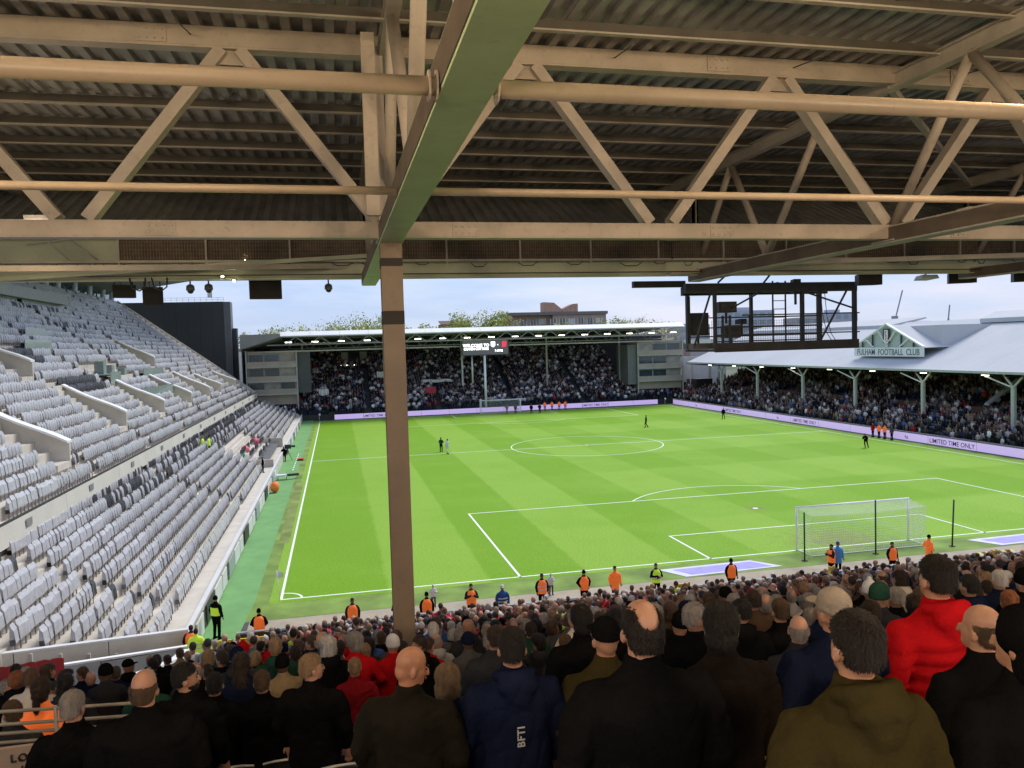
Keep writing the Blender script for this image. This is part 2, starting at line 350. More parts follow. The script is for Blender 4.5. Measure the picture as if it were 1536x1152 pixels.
for (x, zt, w) in ((27.84, 2.55, 'left'), (32.32, 2.9, 'middle'), (37.37, 2.55, 'right')):
    tl = {'left': 'slim dark green pole behind the left post of the near goal', 'middle': 'slim dark green pole behind the centre of the near goal net', 'right': 'slim dark green pole standing clear of the near goal, beyond its right post'}[w]
    t = thing('net_pole', (x, -2.05, 0), tl, 'pole', 'poles behind the near goal'); dg_ = mat('dark_green_pole', (.02, .05, .03), .4)
    MB().tube([(x, -2.05, .04), (x + (.12 if w == 'right' else 0), -2.05, zt + .15)], .045, 8).build('pole', dg_, t, True)
    MB().box(x - .12, x + .12, -2.17, -1.93, 0, .04).build('base_plate', darkm, t)
# corner flags
def cflag(x, y, label):
    t = thing('corner_flag', (x, y, 0), label, 'corner flag', 'corner flags')
    MB().tube([(x, y, 0), (x - .1, y, 1.5)], .02, 8).build('pole', pw, t, True)
    f = MB(); V_ = []
    for i in range(7):
        for j in range(5): a = i / 6; V_.append((x - .1 + a * .32, y + .05 * math.sin(a * 5 + j), 1.48 - j / 4 * .38 * (1 - .35 * a) - .1 * a))
    f.add(V_, [(i * 5 + j, i * 5 + j + 1, (i + 1) * 5 + j + 1, (i + 1) * 5 + j) for i in range(6) for j in range(4)]); f.build('flag', mat('white_cloth', (.75, .75, .72), .8, .05), t, True)
cflag(-.05, -.05, 'white corner flag at the near left corner of the pitch')
cflag(-.05, PY + .05, 'white corner flag at the far left corner of the pitch')
cflag(PX, PY + .05, 'white corner flag at the far right corner of the pitch')
# printed mats lying behind the goal line
purple = mat('purple_print', (.33, .30, .62), .7, .1, 2); lil = mat('pale_print', (.62, .62, .72), .7, .08, 2)
for (a, c, lab) in ((19.6, 25.6, 'flat purple and white printed mat left of the near goal'), (39.2, 45.0, 'flat purple printed mat right of the near goal')):
    t = thing('printed_mat', ((a + c) / 2, -2, 0), lab, 'mat')
    bb = MB(); bb.add([(a, -1.15, .012), (a + .9, -2.75, .012), (c + .6, -2.55, .012), (c - .5, -1.0, .012)], [(0, 1, 2, 3)]); bb.build('border', lil, t)
    bb = MB(); bb.add([(a + .7, -1.4, .016), (a + 1.3, -2.5, .016), (c + .1, -2.4, .016), (c - .6, -1.25, .016)], [(0, 1, 2, 3)]); bb.build('print_panel', purple, t)
# ------------------------------------------------------------------ the stand the camera is in
def rake(y):
    t = max(0.0, -10 - y); return .36 + .2945 * t + .0015 * t * t
ROWS = [-10 - .75 * k for k in range(44)]
st = thing('home_end_stand', (18, -26, 0), 'stepped concrete terrace of the shaded stand under the steel roof', 'stand')
X0, X1 = -2.6, 41
b = MB()
for k, y in enumerate(ROWS):
    z = rake(y); b.box(X0, X1, y - .375, y + .375, max(-.3, z - .6), z)
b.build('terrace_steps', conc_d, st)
b = MB(); b.box(X0, X1, -9.6, -7.4, -.1, .12); b.build('front_gangway', conc_d, st)
def slopewall(name, xw, wd, y0, y1, h, m, parent, cap=None, zoff=0):
    b_ = MB(); n = 16
    for i in range(n):
        a, c = y0 + (y1 - y0) * i / n, y0 + (y1 - y0) * (i + 1) / n
        za, zc = rake(a) + h + zoff, rake(c) + h + zoff
        b_.add([(xw, a, za - h - 1), (xw + wd, a, za - h - 1), (xw + wd, c, zc - h - 1), (xw, c, zc - h - 1), (xw, a, za), (xw + wd, a, za), (xw + wd, c, zc), (xw, c, zc)],
               [(0, 4, 7, 3), (1, 2, 6, 5), (4, 5, 6, 7), (0, 1, 5, 4), (3, 7, 6, 2)])
    return b_.build(name, m, parent)
slopewall('side_wall', -2.85, .2, -9.4, -40, .95, conc, st)
slopewall('wall_coping', -2.9, .3, -9.4, -40, .06, white, st, zoff=.96).data.transform(Matrix.Translation((0, 0, 0)))
# seats (black shells) where the aisle opens a view of them
blk = mat('black_seat_plastic', (.02, .02, .022), .35, .1, 5); edge = mat('worn_seat_edge', (.45, .45, .43), .5, .2, 9)
sb = MB(); sb.box(-.22, .22, .12, .17, .42, .82, 0); sb.box(-.22, .22, -.25, .12, .40, .45, 0); sb.tube([(-.22, .15, .83), (-.12, .165, .85), (0, .17, .855), (.12, .165, .85), (.22, .15, .83)], .012, 5, 1); sb.box(-.03, .03, .1, .16, 0, .42, 0)
seatme = sb.mesh('black_seat', [blk, edge])
for k in range(28, 36):
    y = ROWS[k]
    for i in range(12):
        x = -1.6 + i * .52
        inst('seat', seatme, st, (x, y - .1, rake(y)), (0, 0, PI))
# front wall with the dark backs of the advertising screens
fw = thing('front_barrier', (18, -7.35, 0), 'low dark barrier wall between the near crowd and the sandy track', 'barrier')
for i in range(19):
    x = -1.1 + i * 2.15
    if 13.3 < x < 15.2: continue
    MB().box(x, x + 2.1, -7.42, -7.32, .05, 1.0 + .02 * (i % 3)).build('barrier_panel', mat('screen_back', (.03, .03, .032), .5, .2, 3), fw)
    MB().box(x + .9, x + 1.0, -7.3, -7.0, 0, .8).build('brace', darkm, fw)
MB().box(-1.2, 40, -7.46, -7.28, 1.06, 1.1).build('top_rail', mat('barrier_rail', (.3, .29, .27), .5), fw)
yel = mat('yellow_gate_paint', (.75, .50, .03), .5, .1, 2)
for i, (x, y, z, lab) in enumerate(((-.95, -8.6, .12, 'yellow gate panel beside the concrete wall in the near left corner'), (18.0, -7.7, .2, 'small yellow gate panel at the front of the near crowd, left of the striped pads'),
                                    (25.5, -7.8, .3, 'narrow yellow gate post panel near the front, left of the near goal'), (34.6, -7.8, .3, 'narrow yellow gate panel at the front, right of the near goal'))):
    t = thing('yellow_gate', (x, y, z), lab, 'gate', 'yellow gates along the front')
    w = (.95, .3, .12, .12)[i]
    MB().box(x - w, x + w, y - .03, y + .03, z + .1, z + 1.15).build('gate_panel', yel, t)
    for s_ in (-1, 1): MB().box(x + s_ * w - .03, x + s_ * w + .03, y - .04, y + .04, z, z + 1.2).build('post', yel, t)
# hazard-striped kneeling pads on the track
hz = mat('yellow_pad', (.55, .52, .08), .7, .1, 3); hb = mat('black_pad', (.03, .03, .03), .7)
pads = [(21.2, -6.3), (22.5, -6.3), (23.8, -6.3), (7.4, -6.4), (8.6, -6.4), (9.9, -6.4), (35.8, -5.8), (37.2, -5.8), (38.6, -5.8), (36.5, -5.0), (38.0, -5.0)]
for i, (x, y) in enumerate(pads):
    t = thing('photographer_seat', (x, y, 0), 'striped pad on the sandy track, ' + ('leftmost of three left of the goal', 'middle one of three left of the goal', 'rightmost of three left of the goal', 'just right of the pillar', 'second right of the pillar', 'third right of the pillar', 'left one in front of the right mat', 'middle one in front of the right mat', 'rightmost one in front of the right mat', 'rear left one by the right mat', 'rear right one by the right mat')[i], 'seat pad', 'striped seat pads along the track')
    for j in range(4):
        MB().add([(x - .5 + j * .26, y - .3, 0), (x - .24 + j * .26, y - .3, 0), (x - .24 + j * .26, y + .3, 0), (x - .5 + j * .26, y + .3, 0), (x - .42 + j * .26, y - .3, .32), (x - .16 + j * .26, y - .3, .32), (x - .16 + j * .26, y + .1, .45), (x - .42 + j * .26, y + .1, .45)],
                 [(0, 3, 2, 1), (4, 5, 6, 7), (0, 1, 5, 4), (1, 2, 6, 5), (2, 3, 7, 6), (3, 0, 4, 7)]).build('block', hz if j % 2 else hb, t)

# ------------------------------------------------------------------ roof
rf = thing('stand_roof', (14, -27, 14), 'cream steel truss roof with dark corrugated sheeting over the near stand', 'roof')
RX0, RX1 = -14, 40
Zs = 17.28
per = .33
nper = int((RX1 - RX0) / per)
def sheetmb(x0, n, y0, y1, z0, z1):
    b_ = MB(); prof = []
    for i in range(n):
        x = x0 + i * per; prof += [(x, 0), (x + .13, 0), (x + .16, .075), (x + .30, .075)]
    prof.append((x0 + n * per, 0))
    ys = [y0 + (y1 - y0) * j for j in (0, 1)]; zs = [z0, z1]
    vs = [(x, ys[j], zs[j] + dz) for j in (0, 1) for x, dz in prof]; m_ = len(prof)
    b_.add(vs, [(i, i + 1, m_ + i + 1, m_ + i) for i in range(m_ - 1)]); return b_
for i in range(0, nper, 9):
    for (ya, yb) in ((-46, -37.4), (-37.4, -29), (-29, -20.5), (-20.5, -14.6)):
        dz = .012 * ((i // 9 + int(ya)) % 2)
        sheetmb(RX0 + i * per, 9, ya, yb + .1, Zs + dz, Zs + dz + .004).build('roofing_sheet', sheet_m, rf)
    sheetmb(RX0 + i * per, 9, -14.6, -19.15, Zs - .02, 15.14).build('eaves_sheet', sheet_m, rf)
# top layer so daylight cannot pass the overlaps
MB().box(RX0, RX1, -46, -14.4, Zs + .12, Zs + .2).build('roof_deck', darkm, rf)
y = -45.2; purm = mat('shade_dark_purlin_steel', (.12, .11, .09), .5, .2, 2, dirt=.35, metal=.1)
while y < -14.8:
    b = MB(); b.box(RX0, RX1, y - .02, y + .02, Zs - .18, Zs - .01); b.box(RX0, RX1, y - .08, y + .02, Zs - .198, Zs - .182, 1); b.box(RX0, RX1, y - .085, y - .08, Zs - .198, Zs - .17, 1)
    b.build('purlin', [purm, steel2], rf)  # dark web and pale flange paint in the purlin's shade and highlight
    y += 1.55
for i in range(16):                                      # thin hanging sag rods between purlins
    x = RX0 + 1.5 + i * 3.4
    for y in (-40.5, -37.4, -34.3, -31.2, -28.1, -25.0, -21.9, -18.8):
        MB().tube([(x + .4 * (int(-y) % 2), y, Zs - .3), (x + .1, y + 1.55, Zs - .05)], .012, 5).build('sag_rod', purm, rf)
YT = -27
# main transverse truss
MB().ibeam((RX0, YT, 14.21), (RX1, YT, 14.21), .26, .26, .03).build('bottom_chord', steel, rf)
MB().box(RX0, RX1, YT - .14, YT - .1, 14.1, 14.32).build('chord_web_plate', steel, rf)
MB().ibeam((RX0, YT, 17.12), (RX1, YT, 17.12), .24, .32, .03).build('top_chord', steel, rf)
MB().box(RX0, RX1, YT - .13, YT - .09, 16.99, 17.25).build('chord_web_plate', steel, rf)
tops = [1.72 + 4.71 * i for i in range(-3, 8)]
for tx in tops:
    for s_ in (-1, 1):
        MB().beam((tx + s_ * .13, YT, 16.97), (tx + s_ * 2.15, YT, 14.36), .18, .235, up=(0, 1, 0)).build('diagonal_brace', steel, rf)
    MB().box(tx - .25, tx + .25, YT - .012, YT + .012, 16.75, 16.98).build('gusset_plate', steel, rf)
# longitudinal frames (over the pillars)
FX = [4.06, 13.5, 22.85, 32.2, -5.3]
for fi, fx in enumerate(FX):
    MB().ibeam((fx, -46, 17.0), (fx, -14.7, 17.0), .2, .3, .025, up=(0, 0, 1)).build('rafter', steel2, rf)
    MB().ibeam((fx, -46, 14.16), (fx, -18.6, 14.16), .36, .32, .03).build('tie_beam', steel2 if fi else mat('pitch_bounce_tint_flange', (.60, .74, .44), .5, .08, 2, .05, 30, dirt=.25), rf)  # first beam's green colour paints in light bounced off the pitch
    MB().box(fx - .19, fx - .15, -46, -18.6, 14.03, 14.29).build('beam_side_plate', mat('brown_side_steel', (.13, .10, .07), .6, .25, 2, dirt=.4), rf)  # left side of every tie beam is a darker brown
    tps = [-44.5, -40.7, -36.8, -32.9, -28.9, -24.8, -20.9]; bts = [-42.6, -38.8, -34.9, -31, -27, -22.6, -18.8]
    for i, ty in enumerate(tps):
        for by in ((bts[i], bts[i - 1]) if i else (bts[0],)):
            MB().tube([(fx, ty, 16.87), (fx, by, 14.3)], .085, 10).build('tubular_brace', steel, rf, True)
    MB().box(fx - .22, fx + .22, -27.3, -26.7, 14.035, 14.06).build('cap_plate', steel2, rf)
    if fi: pass
    else: MB().beam((fx - .3, -27.9, 14.3), (fx - .3, -27.9, 17.0), .2, .12).build('hanger', steel, rf)
    if not fi: MB().beam((fx - .12, -27.35, 14.3), (fx - .12, -27.35, 17.0), .14, .2).build('hanger', steel, rf)
    MB().ibeam((fx, -18.75, 14.0), (fx, -18.75, 16.6), .2, .2).build('end_post', steel2, rf)
bolt = MB().tube([(0, 0, 0), (0, -.02, 0)], .016, 6).mesh('bolt', steel2)
for x in (.6, 5.3, 9.9, 14.9, 19.6):
    for (zc, hh) in ((14.21, .1), (17.12, .12)):
        MB().box(x - .22, x + .22, YT - .155, YT - .142, zc - hh, zc + hh).build('splice_plate', steel, rf)
        for i in range(4):
            for j in (-1, 1): inst('bolt', bolt, rf, (x - .165 + i * .11, YT - .156, zc + j * hh * .55))
for fx in FX[:2]:
    for y in (-36.8, -34.9, -31.0, -28.9, -22.6):
        MB().box(fx + .16, fx + .18, y - .01, y + .01, 14.02, 14.3).build('web_stiffener', steel2, rf)
        MB().box(fx - .16, fx + .16, y - .13, y + .13, 14.322, 14.34).build('node_plate', steel2, rf)
# long cream pipes
MB().tube([(RX0, -34.6, 14.05), (3.86, -34.6, 14.05)], .064, 16).build('long_pipe', pipe_m, rf, True)
MB().tube([(4.26, -34.6, 14.05), (RX1, -34.6, 14.05)], .064, 16).build('long_pipe', pipe_m, rf, True)
for x in (3.85, 3.8, 4.27): MB().tube([(x, -34.6, 14.05), (x + .012, -34.6, 14.05)], .105, 16).build('pipe_flange', steel, rf)
MB().tube([(RX0, -31.0, 14.06), (3.86, -31.0, 14.06)], .046, 14).build('long_pipe', pipe_m, rf, True)
MB().tube([(4.26, -31.0, 14.06), (RX1, -31.0, 14.06)], .046, 14).build('long_pipe', pipe_m, rf, True)
# diagonal plan bracing under the roof on the right
for (p, q) in (((13.5, -27, 16.9), (22.85, -18.9, 16.9)), ((22.85, -27, 16.9), (13.5, -36.8, 16.9)), ((4.06, -18.8, 14.5), (-5.3, -22.5, 14.1)), ((13.5, -19, 14.45), (22.85, -23, 14.3)), ((-5.3, -19, 16.9), (-14, -27, 16.9))):
    MB().beam(p, q, .12, .12).build('plan_brace', steel2, rf)
# front walkway, mesh and fascia
gl = mat('pitch_bounce_tint_grey', (.48, .52, .36), .5, .12, 1, dirt=.3)  # green tint puts the pitch's reflected light into the fascia colour
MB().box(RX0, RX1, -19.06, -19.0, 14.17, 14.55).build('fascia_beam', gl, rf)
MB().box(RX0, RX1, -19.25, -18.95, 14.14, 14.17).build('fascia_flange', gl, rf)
MB().box(RX0, RX1, -19.35, -18.9, 14.56, 14.62).build('walkway_rail', steel2, rf)
MB().box(RX0, RX1, -19.36, -19.3, 15.12, 15.17).build('walkway_rail', steel2, rf)
x = -1.9
while x < RX1:
    b = MB(); b.box(x, x + 2.0, -19.24, -19.22, 14.62, 15.17); b.build('mesh_panel', mesh_m, rf)
    w_ = MB()
    for i in range(30): w_.box(x + .03 + i * .066, x + .045 + i * .066, -19.26, -19.245, 14.64, 15.1)
    for j in range(5): w_.box(x, x + 1.96, -19.27, -19.262, 14.68 + j * .1, 14.69 + j * .1)
    w_.build('wire_grille', mat('grille_wire', (.22, .17, .11), .6, .3, 8), rf)
    MB().box(x - .03, x + .01, -19.33, -19.26, 14.5, 15.3).build('walkway_post', steel2, rf)
    x += 2.0
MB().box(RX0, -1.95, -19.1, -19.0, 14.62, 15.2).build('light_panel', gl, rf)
for (xa, za, xb, zb) in ((-3.9, 15.0, -3.0, 14.62), (-3.6, 15.05, -2.4, 14.65), (-2.6, 14.5, -2.4, 14.2)):
    MB().tube([(xa, -19.3, za), ((xa + xb) / 2, -19.32, max(za, zb) + .08), (xb, -19.3, zb)], .02, 6).build('cable_conduit', mat('white_conduit', (.5, .5, .44), .5), rf, True)
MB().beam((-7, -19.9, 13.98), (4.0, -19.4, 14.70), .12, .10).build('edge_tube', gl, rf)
MB().beam((12.4, -19.35, 14.2), (24, -18.2, 14.75), .2, .1).build('edge_tube', steel2, rf)
MB().box(RX0, RX1, -19.5, -19.4, 14.22, 14.24).build('cable_tray', darkm, rf)
for i in range(26):                                      # looping cables and clips under the fascia
    x = -4.5 + i * 1.25 + rng.uniform(-.4, .4); l = rng.uniform(.25, .7); d = rng.uniform(.02, .1)
    MB().tube([(x, -19.35, 14.52), (x + l * .25, -19.36, 14.5 - d), (x + l * .75, -19.36, 14.5 - d), (x + l, -19.35, 14.53)], .012, 5).build('cable', darkm, rf, True)
for x in (-1.7, -1.2): MB().tube([(x, -19.3, 14.2), (x + .05, -19.3, 13.95), (x + .22, -19.3, 13.88), (x + .34, -19.3, 13.97), (x + .36, -19.3, 14.2)], .018, 6).build('cable', darkm, rf, True)
# the pillar
pl = thing('roof_pillar', (4.06, YT, 7.0), 'tall brown steel pillar standing in the crowd, dark band near its top', 'pillar')
brown = mat('brown_pillar_paint', (.24, .18, .12), .5, .12, 1.5, .04, 30, dirt=.3)
b = MB(); b.ibeam((4.06, YT, 5.5), (4.06, YT, 14.02), .34, .34, .03, up=(0, 1, 0)); b.build('shaft', brown, pl)
MB().box(4.06 - .172, 4.06 + .172, YT - .176, YT - .168, 5.5, 13.98).build('front_plate', brown, pl)
for (za, zb) in ((12.68, 12.9), (13.62, 13.75)): MB().box(4.06 - .176, 4.06 + .176, YT - .18, YT + .172, za, zb).build('dark_band', mat('dark_tape', (.03, .025, .02), .7), pl)
MB().box(4.06 - .27, 4.06 + .27, YT - .27, YT + .27, 5.42, 5.5).build('base_plate', brown, pl)
for i, fx in enumerate(FX[2:4]):
    t = thing('roof_pillar', (fx, YT, 5.4), ('brown steel roof pillar to the right, outside the picture', 'farthest right brown steel roof pillar, outside the picture')[i], 'pillar')
    MB().ibeam((fx, YT, 5.4), (fx, YT, 14.02), .34, .34, .03, up=(0, 1, 0)).build('shaft', brown, t)
    MB().box(fx - .27, fx + .27, YT - .27, YT + .27, 5.38, 5.42).build('base_plate', brown, t)
# things hanging from the roof edge
def speaker(x, y, z, w, h, d, yaw, label):
    t = thing('loudspeaker', (x, y, z), label, 'loudspeaker', 'loudspeakers under the roof edge')
    t.rotation_euler = (0, 0, yaw); bx = mat('speaker_black', (.018, .018, .017), .6, .2, 8, .1, 60)
    def bt(mb, n, m): 
        o = bpy.data.objects.new(n, mb.mesh(n, m)); COL.objects.link(o); o.parent = t; return o
    bt(MB().add([(-w / 2, -d / 2, -h), (w / 2, -d / 2, -h), (w / 2 * .86, d / 2, -h * .95), (-w / 2 * .86, d / 2, -h * .95), (-w / 2, -d / 2, 0), (w / 2, -d / 2, 0), (w / 2 * .86, d / 2, -.02), (-w / 2 * .86, d / 2, -.02)],
                [(0, 3, 2, 1), (4, 5, 6, 7), (0, 1, 5, 4), (1, 2, 6, 5), (2, 3, 7, 6), (3, 0, 4, 7)]), 'cabinet', bx)
    bt(MB().box(-w * .44, w * .44, -d / 2 - .012, -d / 2 - .002, -h * .92, -.05), 'grille', mat('speaker_cloth', (.035, .03, .025), .9))
    for s_ in (-1, 1): bt(MB().box(s_ * w * .38 - .015, s_ * w * .38 + .015, -.02, .02, 0, .3), 'bracket', darkm)
    bt(MB().tube([(-w * .1, 0, 0), (-w * .15, .02, .12), (w * .02, .03, .22)], .012, 5), 'cable', darkm)
    return t
speaker(1.3, -17.5, 14.26, .85, .52, .5, .15, 'large black loudspeaker hanging left of the pillar against the sky')
speaker(19.65, -18.2, 14.22, .72, .36, .5, -.3, 'black loudspeaker at the right top corner of the scaffold gantry')
speaker(24.05, -17.2, 14.32, .85, .36, .5, -.5, 'black loudspeaker hanging over the right stand roof, right of the gable')
speaker(26.8, -17.0, 14.36, .7, .36, .5, -.5, 'black loudspeaker cut off by the right edge of the picture')
speaker(-2.2, -17.8, 14.15, .55, .34, .4, .3, 'grey box loudspeaker hanging at the left in front of the glass tower')
speaker(-1.55, -17.6, 14.1, .5, .5, .4, .25, 'tall dark box loudspeaker at the left beside the grey one')
def dome(x, y, z, label):
    t = thing('dome_camera', (x, y, z), label, 'camera', 'dome cameras under the roof edge')
    MB().tube([(x, y, z + .3), (x, y, z + .12)], .02, 8).build('stem', darkm, t)
    b_ = MB().tube([(x, y, z + .14), (x, y, z + .1), (x, y, z), (x, y, z - .02)], [.05, .1, .11, .1], 16); b_.build('housing', mat('camera_grey', (.12, .12, .11), .4), t, True)
    MB().ell((x, y, z - .02), (.085, .085, .085)).build('dome', glass, t, True)
dome(3.0, -17.5, 14.02, 'small dark dome camera hanging against the sky left of the pillar')
dome(-.5, -18.2, 13.98, 'dome camera hanging left of the two lit spotlights')
dome(-.05, -18.2, 13.99, 'second dome camera beside the first, nearer the spotlights')
t = thing('wall_floodlight', (22.3, -17.6, 14.2), 'small flat white floodlight hanging between two black loudspeakers', 'floodlight')
MB().box(22.28, 22.32, -17.62, -17.58, 14.2, 14.5).build('arm', darkm, t)
b = MB(); b.add([(21.98, -17.85, 14.1), (22.62, -17.85, 14.1), (22.55, -17.35, 14.06), (22.05, -17.35, 14.06), (22.0, -17.8, 14.22), (22.6, -17.8, 14.22), (22.5, -17.4, 14.2), (22.1, -17.4, 14.2)], [(0, 3, 2, 1), (4, 5, 6, 7), (0, 1, 5, 4), (1, 2, 6, 5), (2, 3, 7, 6), (3, 0, 4, 7)]); b.build('housing', offw, t)
for x, z, lab in ((.45, 14.22, 'tiny lit spotlight under the fascia, left one of the pair'), (.72, 14.1, 'tiny lit spotlight under the fascia, right one of the pair'), (1.0, 14.6, 'tiny lit spotlight on the fascia above the black loudspeaker')):
    t = thing('spotlight', (x, -19.3, z), lab, 'light', 'tiny spotlights on the fascia'); MB().tube([(x, -19.3, z), (x, -19.22, z)], .04, 10).build('housing', darkm, t)
    MB().ell((x, -19.32, z), (.03, .02, .03), 8, 6).build('bulb', mat('lit_bulb', (1, .9, .7), emit=25, ecol=(1, .85, .6), var=0), t)
# strip lamps under the roof (one shows at the far left; the same fitting lights the back of the stand; the high row is added)
tube_lit = mat('lit_strip', (1, .8, .55), emit=6, ecol=(1, .74, .46), var=0)
def batten(x, y, z, label, ln_=1.2, power=0):
    t = thing('strip_lamp', (x, y, z), label, 'strip lamp', 'strip lamps under the roof')
    MB().box(x - ln_ / 2, x + ln_ / 2, y - .06, y + .06, z, z + .08).build('housing', offw, t)
    MB().box(x - ln_ / 2 + .03, x + ln_ / 2 - .03, y - .05, y + .05, z - .04, z - .002).build('diffuser', tube_lit, t)
    if power:
        ld = bpy.data.lights.new('strip_light', 'POINT'); ld.shadow_soft_size = .35; ld.energy = power; ld.color = (1, .72, .45)
        o = bpy.data.objects.new('strip_light', ld); COL.objects.link(o); o.parent = t; o.location = (0, 0, -.4)
batten(-2.2, -23.6, 14.9, 'lit white strip lamp at the far left under the roof', .5, 40)
for i, x in enumerate((-4.5, .8, 7.4, 12.5, 18.5)):
    batten(x, -42.4, 13.5, ('lit strip lamp behind the camera at the left end of the rear gangway', 'lit strip lamp behind the camera, just left of the pillar line', 'lit strip lamp behind the camera, just right of the pillar line', 'lit strip lamp behind the camera by the second roof frame', 'lit strip lamp behind the camera at the right end of the gangway')[i], 1.8, LAMP_W)
for i, (x, lab) in enumerate(((-.6, 'added unseen strip lamp high under the roof sheets, left of the first frame'), (8.8, 'added unseen strip lamp high under the roof sheets between the two frames'), (18.0, 'added unseen strip lamp high under the roof sheets right of the second frame'))):
    batten(x, -34.6, 16.6, lab, 1.8, LAMP_W * .8)  # unseen row added to brighten the middle of the crowd
for x, y, lab in ((6.15, -20.5, 'small black floodlight on the truss right of the pillar'), (12.1, -20.2, 'small black floodlight tilted on a bracket near the second roof frame')):
    t = thing('truss_floodlight', (x, y, 14.55), lab, 'floodlight')
    MB().box(x - .2, x + .2, y - .05, y + .05, 14.95, 15.2).build('housing', darkm, t); MB().box(x - .16, x + .16, y - .062, y - .052, 14.98, 15.17).build('lens', mat('brown_lens', (.2, .14, .08), .3), t); MB().box(x - .02, x + .02, y - .02, y + .02, 14.5, 14.95).build('bracket', darkm, t)

# ------------------------------------------------------------------ camera gantry hanging at the right
gt = thing('scaffold_gantry', (17, -17, 12), 'black scaffold camera platform hanging from the roof edge at the right', 'gantry')
gm = mat('gantry_steel', (.035, .037, .035), .5, .25, 4, dirt=.3)
gx0, gx1, gy0, gy1 = 14.95, 20.05, -17.0, -15.4
MB().box(gx0 - 1.0, gx1 + .05, gy0 - .09, gy0 + .09, 13.78, 14.08).build('main_beam', gm, gt)
MB().box(14.6, gx1 + .05, gy1 - .09, gy1 + .09, 13.8, 14.08).build('main_beam', gm, gt); MB().box(12.85, 14.7, gy1 - .1, gy1 + .1, 14.09, 14.3).build('outrigger_beam', gm, gt)
plat = mat('gantry_boarding', (.075, .07, .06), .8, .25, 2, .2, 20)
MB().box(gx0 - .02, gx1 + .1, gy0 - .1, gy0 - .04, 11.88, 12.18).build('edge_board', plat, gt)
MB().box(gx0 - .02, gx1 + .1, gy0 - .02, gy1 + .5, 11.9, 11.97).build('deck', plat, gt)
MB().box(14.78, 15.6, gy1 - .4, gy1 + .34, 11.99, 12.18).build('side_deck', mat('gantry_side', (.18, .18, .15), .8, .2, 2), gt)
for x, w in ((gx0 + .03, .1), (15.25, .06), (15.5, .06), (16.2, .05), (18.1, .11), (18.75, .1), (gx1, .12), (14.82, .11)):
    ya = gy0 if x != 14.82 else gy1
    top = 13.78 if w > .09 else 13.05
    MB().box(x - w / 2, x + w / 2, ya - w / 2, ya + w / 2, 11.98, top).build('post', gm, gt)
for x in (gx0 + .03, 17.4, gx1): MB().box(x - .05, x + .05, gy1 + .35, gy1 + .45, 11.98, 13.9).build('post', gm, gt)
for z, x0_, x1_, w in ((13.05, 15.9, gx1 + .15, .04), (12.98, gx0, 18.75, .035), (12.68, gx0, 18.8, .045), (12.42, gx0, gx1 + .15, .04), (12.22, gx0, 18.8, .04)):
    MB().box(x0_, x1_, gy0 - w / 2 - .05, gy0 + w / 2 - .05, z - w / 2, z + w / 2).build('rail', gm, gt)
for z in (12.4, 12.7, 13.05): MB().box(gx0, gx1 + .1, gy1 + .38, gy1 + .42, z - .02, z + .02).build('rail', gm, gt)
for z in (12.5, 12.8, 13.1): MB().box(14.8, 15.6, gy1 - .02, gy1 + .02, z - .02, z + .02).build('rail', gm, gt)
for p, q in (((gx0 - .7, gy0, 12.1), (gx0 - .05, gy0, 13.95)), ((15.6, gy0, 13.3), (17.2, gy0, 14.08)), ((17.2, gy0, 14.08), (gx1, gy0, 13.2)), ((18.8, gy0, 12.22), (19.75, gy0, 13.78)), ((15.1, gy0, 14.1), (15.4, gy0, 14.35)), ((16.6, gy0, 13.95), (17.0, gy0, 14.4))):
    MB().beam(p, q, .05, .05).build('diagonal', gm, gt)
lad = thing('ladder', (17.35, gy0, 12.0), 'narrow steel ladder standing in the middle of the scaffold gantry', 'ladder')
for x in (17.12, 17.58): MB().box(x - .02, x + .02, gy0 + .12, gy0 + .16, 11.98, 14.15).build('stile', gm, lad)
for j in range(8): MB().box(17.14, 17.56, gy0 + .125, gy0 + .155, 12.14 + j * .27, 12.165 + j * .27).build('rung', gm, lad)
wm = MB()
for i in range(46): wm.box(15.9 + i * .09, 15.908 + i * .09, gy1 + .44, gy1 + .448, 12.1, 12.95)
for j in range(10): wm.box(15.9, 20.0, gy1 + .45, gy1 + .457, 12.1 + j * .09, 12.108 + j * .09)
wm.build('safety_mesh', mat('pale_wire', (.25, .26, .27), .6), gt)
def boxthing(n, lab, cat, x0_, x1_, y0_, y1_, z0_, z1_, m, extra=()):
    t = thing(n, ((x0_ + x1_) / 2, (y0_ + y1_) / 2, z0_), lab, cat)
    w = (x1_ - x0_) * .08; MB().add([(x0_, y0_, z0_), (x1_, y0_, z0_), (x1_ - w, y1_, z0_), (x0_ + w, y1_, z0_), (x0_, y0_, z1_), (x1_, y0_, z1_), (x1_ - w, y1_, z1_ - .02), (x0_ + w, y1_, z1_ - .02)],
        [(0, 3, 2, 1), (4, 5, 6, 7), (0, 1, 5, 4), (1, 2, 6, 5), (2, 3, 7, 6), (3, 0, 4, 7)]).build('casing', m, t)
    MB().box(x0_ + .05, x1_ - .05, y0_ - .015, y0_ - .003, z0_ + .05, z1_ - .05).build('front_panel', mat('equipment_panel', (.05, .05, .04), .6, .3, 5), t)
    MB().box((x0_ + x1_) / 2 - .03, (x0_ + x1_) / 2 + .03, y0_ + .1, y0_ + .16, z0_ - .35, z0_ - .004).build('mount', gm, t)
    return t
boxthing('floodlight_box', 'square black lamp box high on the left of the scaffold gantry', 'lamp', 15.15, 15.78, -16.95, -16.6, 13.15, 13.5, darkm)
boxthing('equipment_case', 'large black equipment case on the left side of the gantry', 'case', 14.95, 15.62, -15.3, -14.9, 12.45, 13.22, darkm)
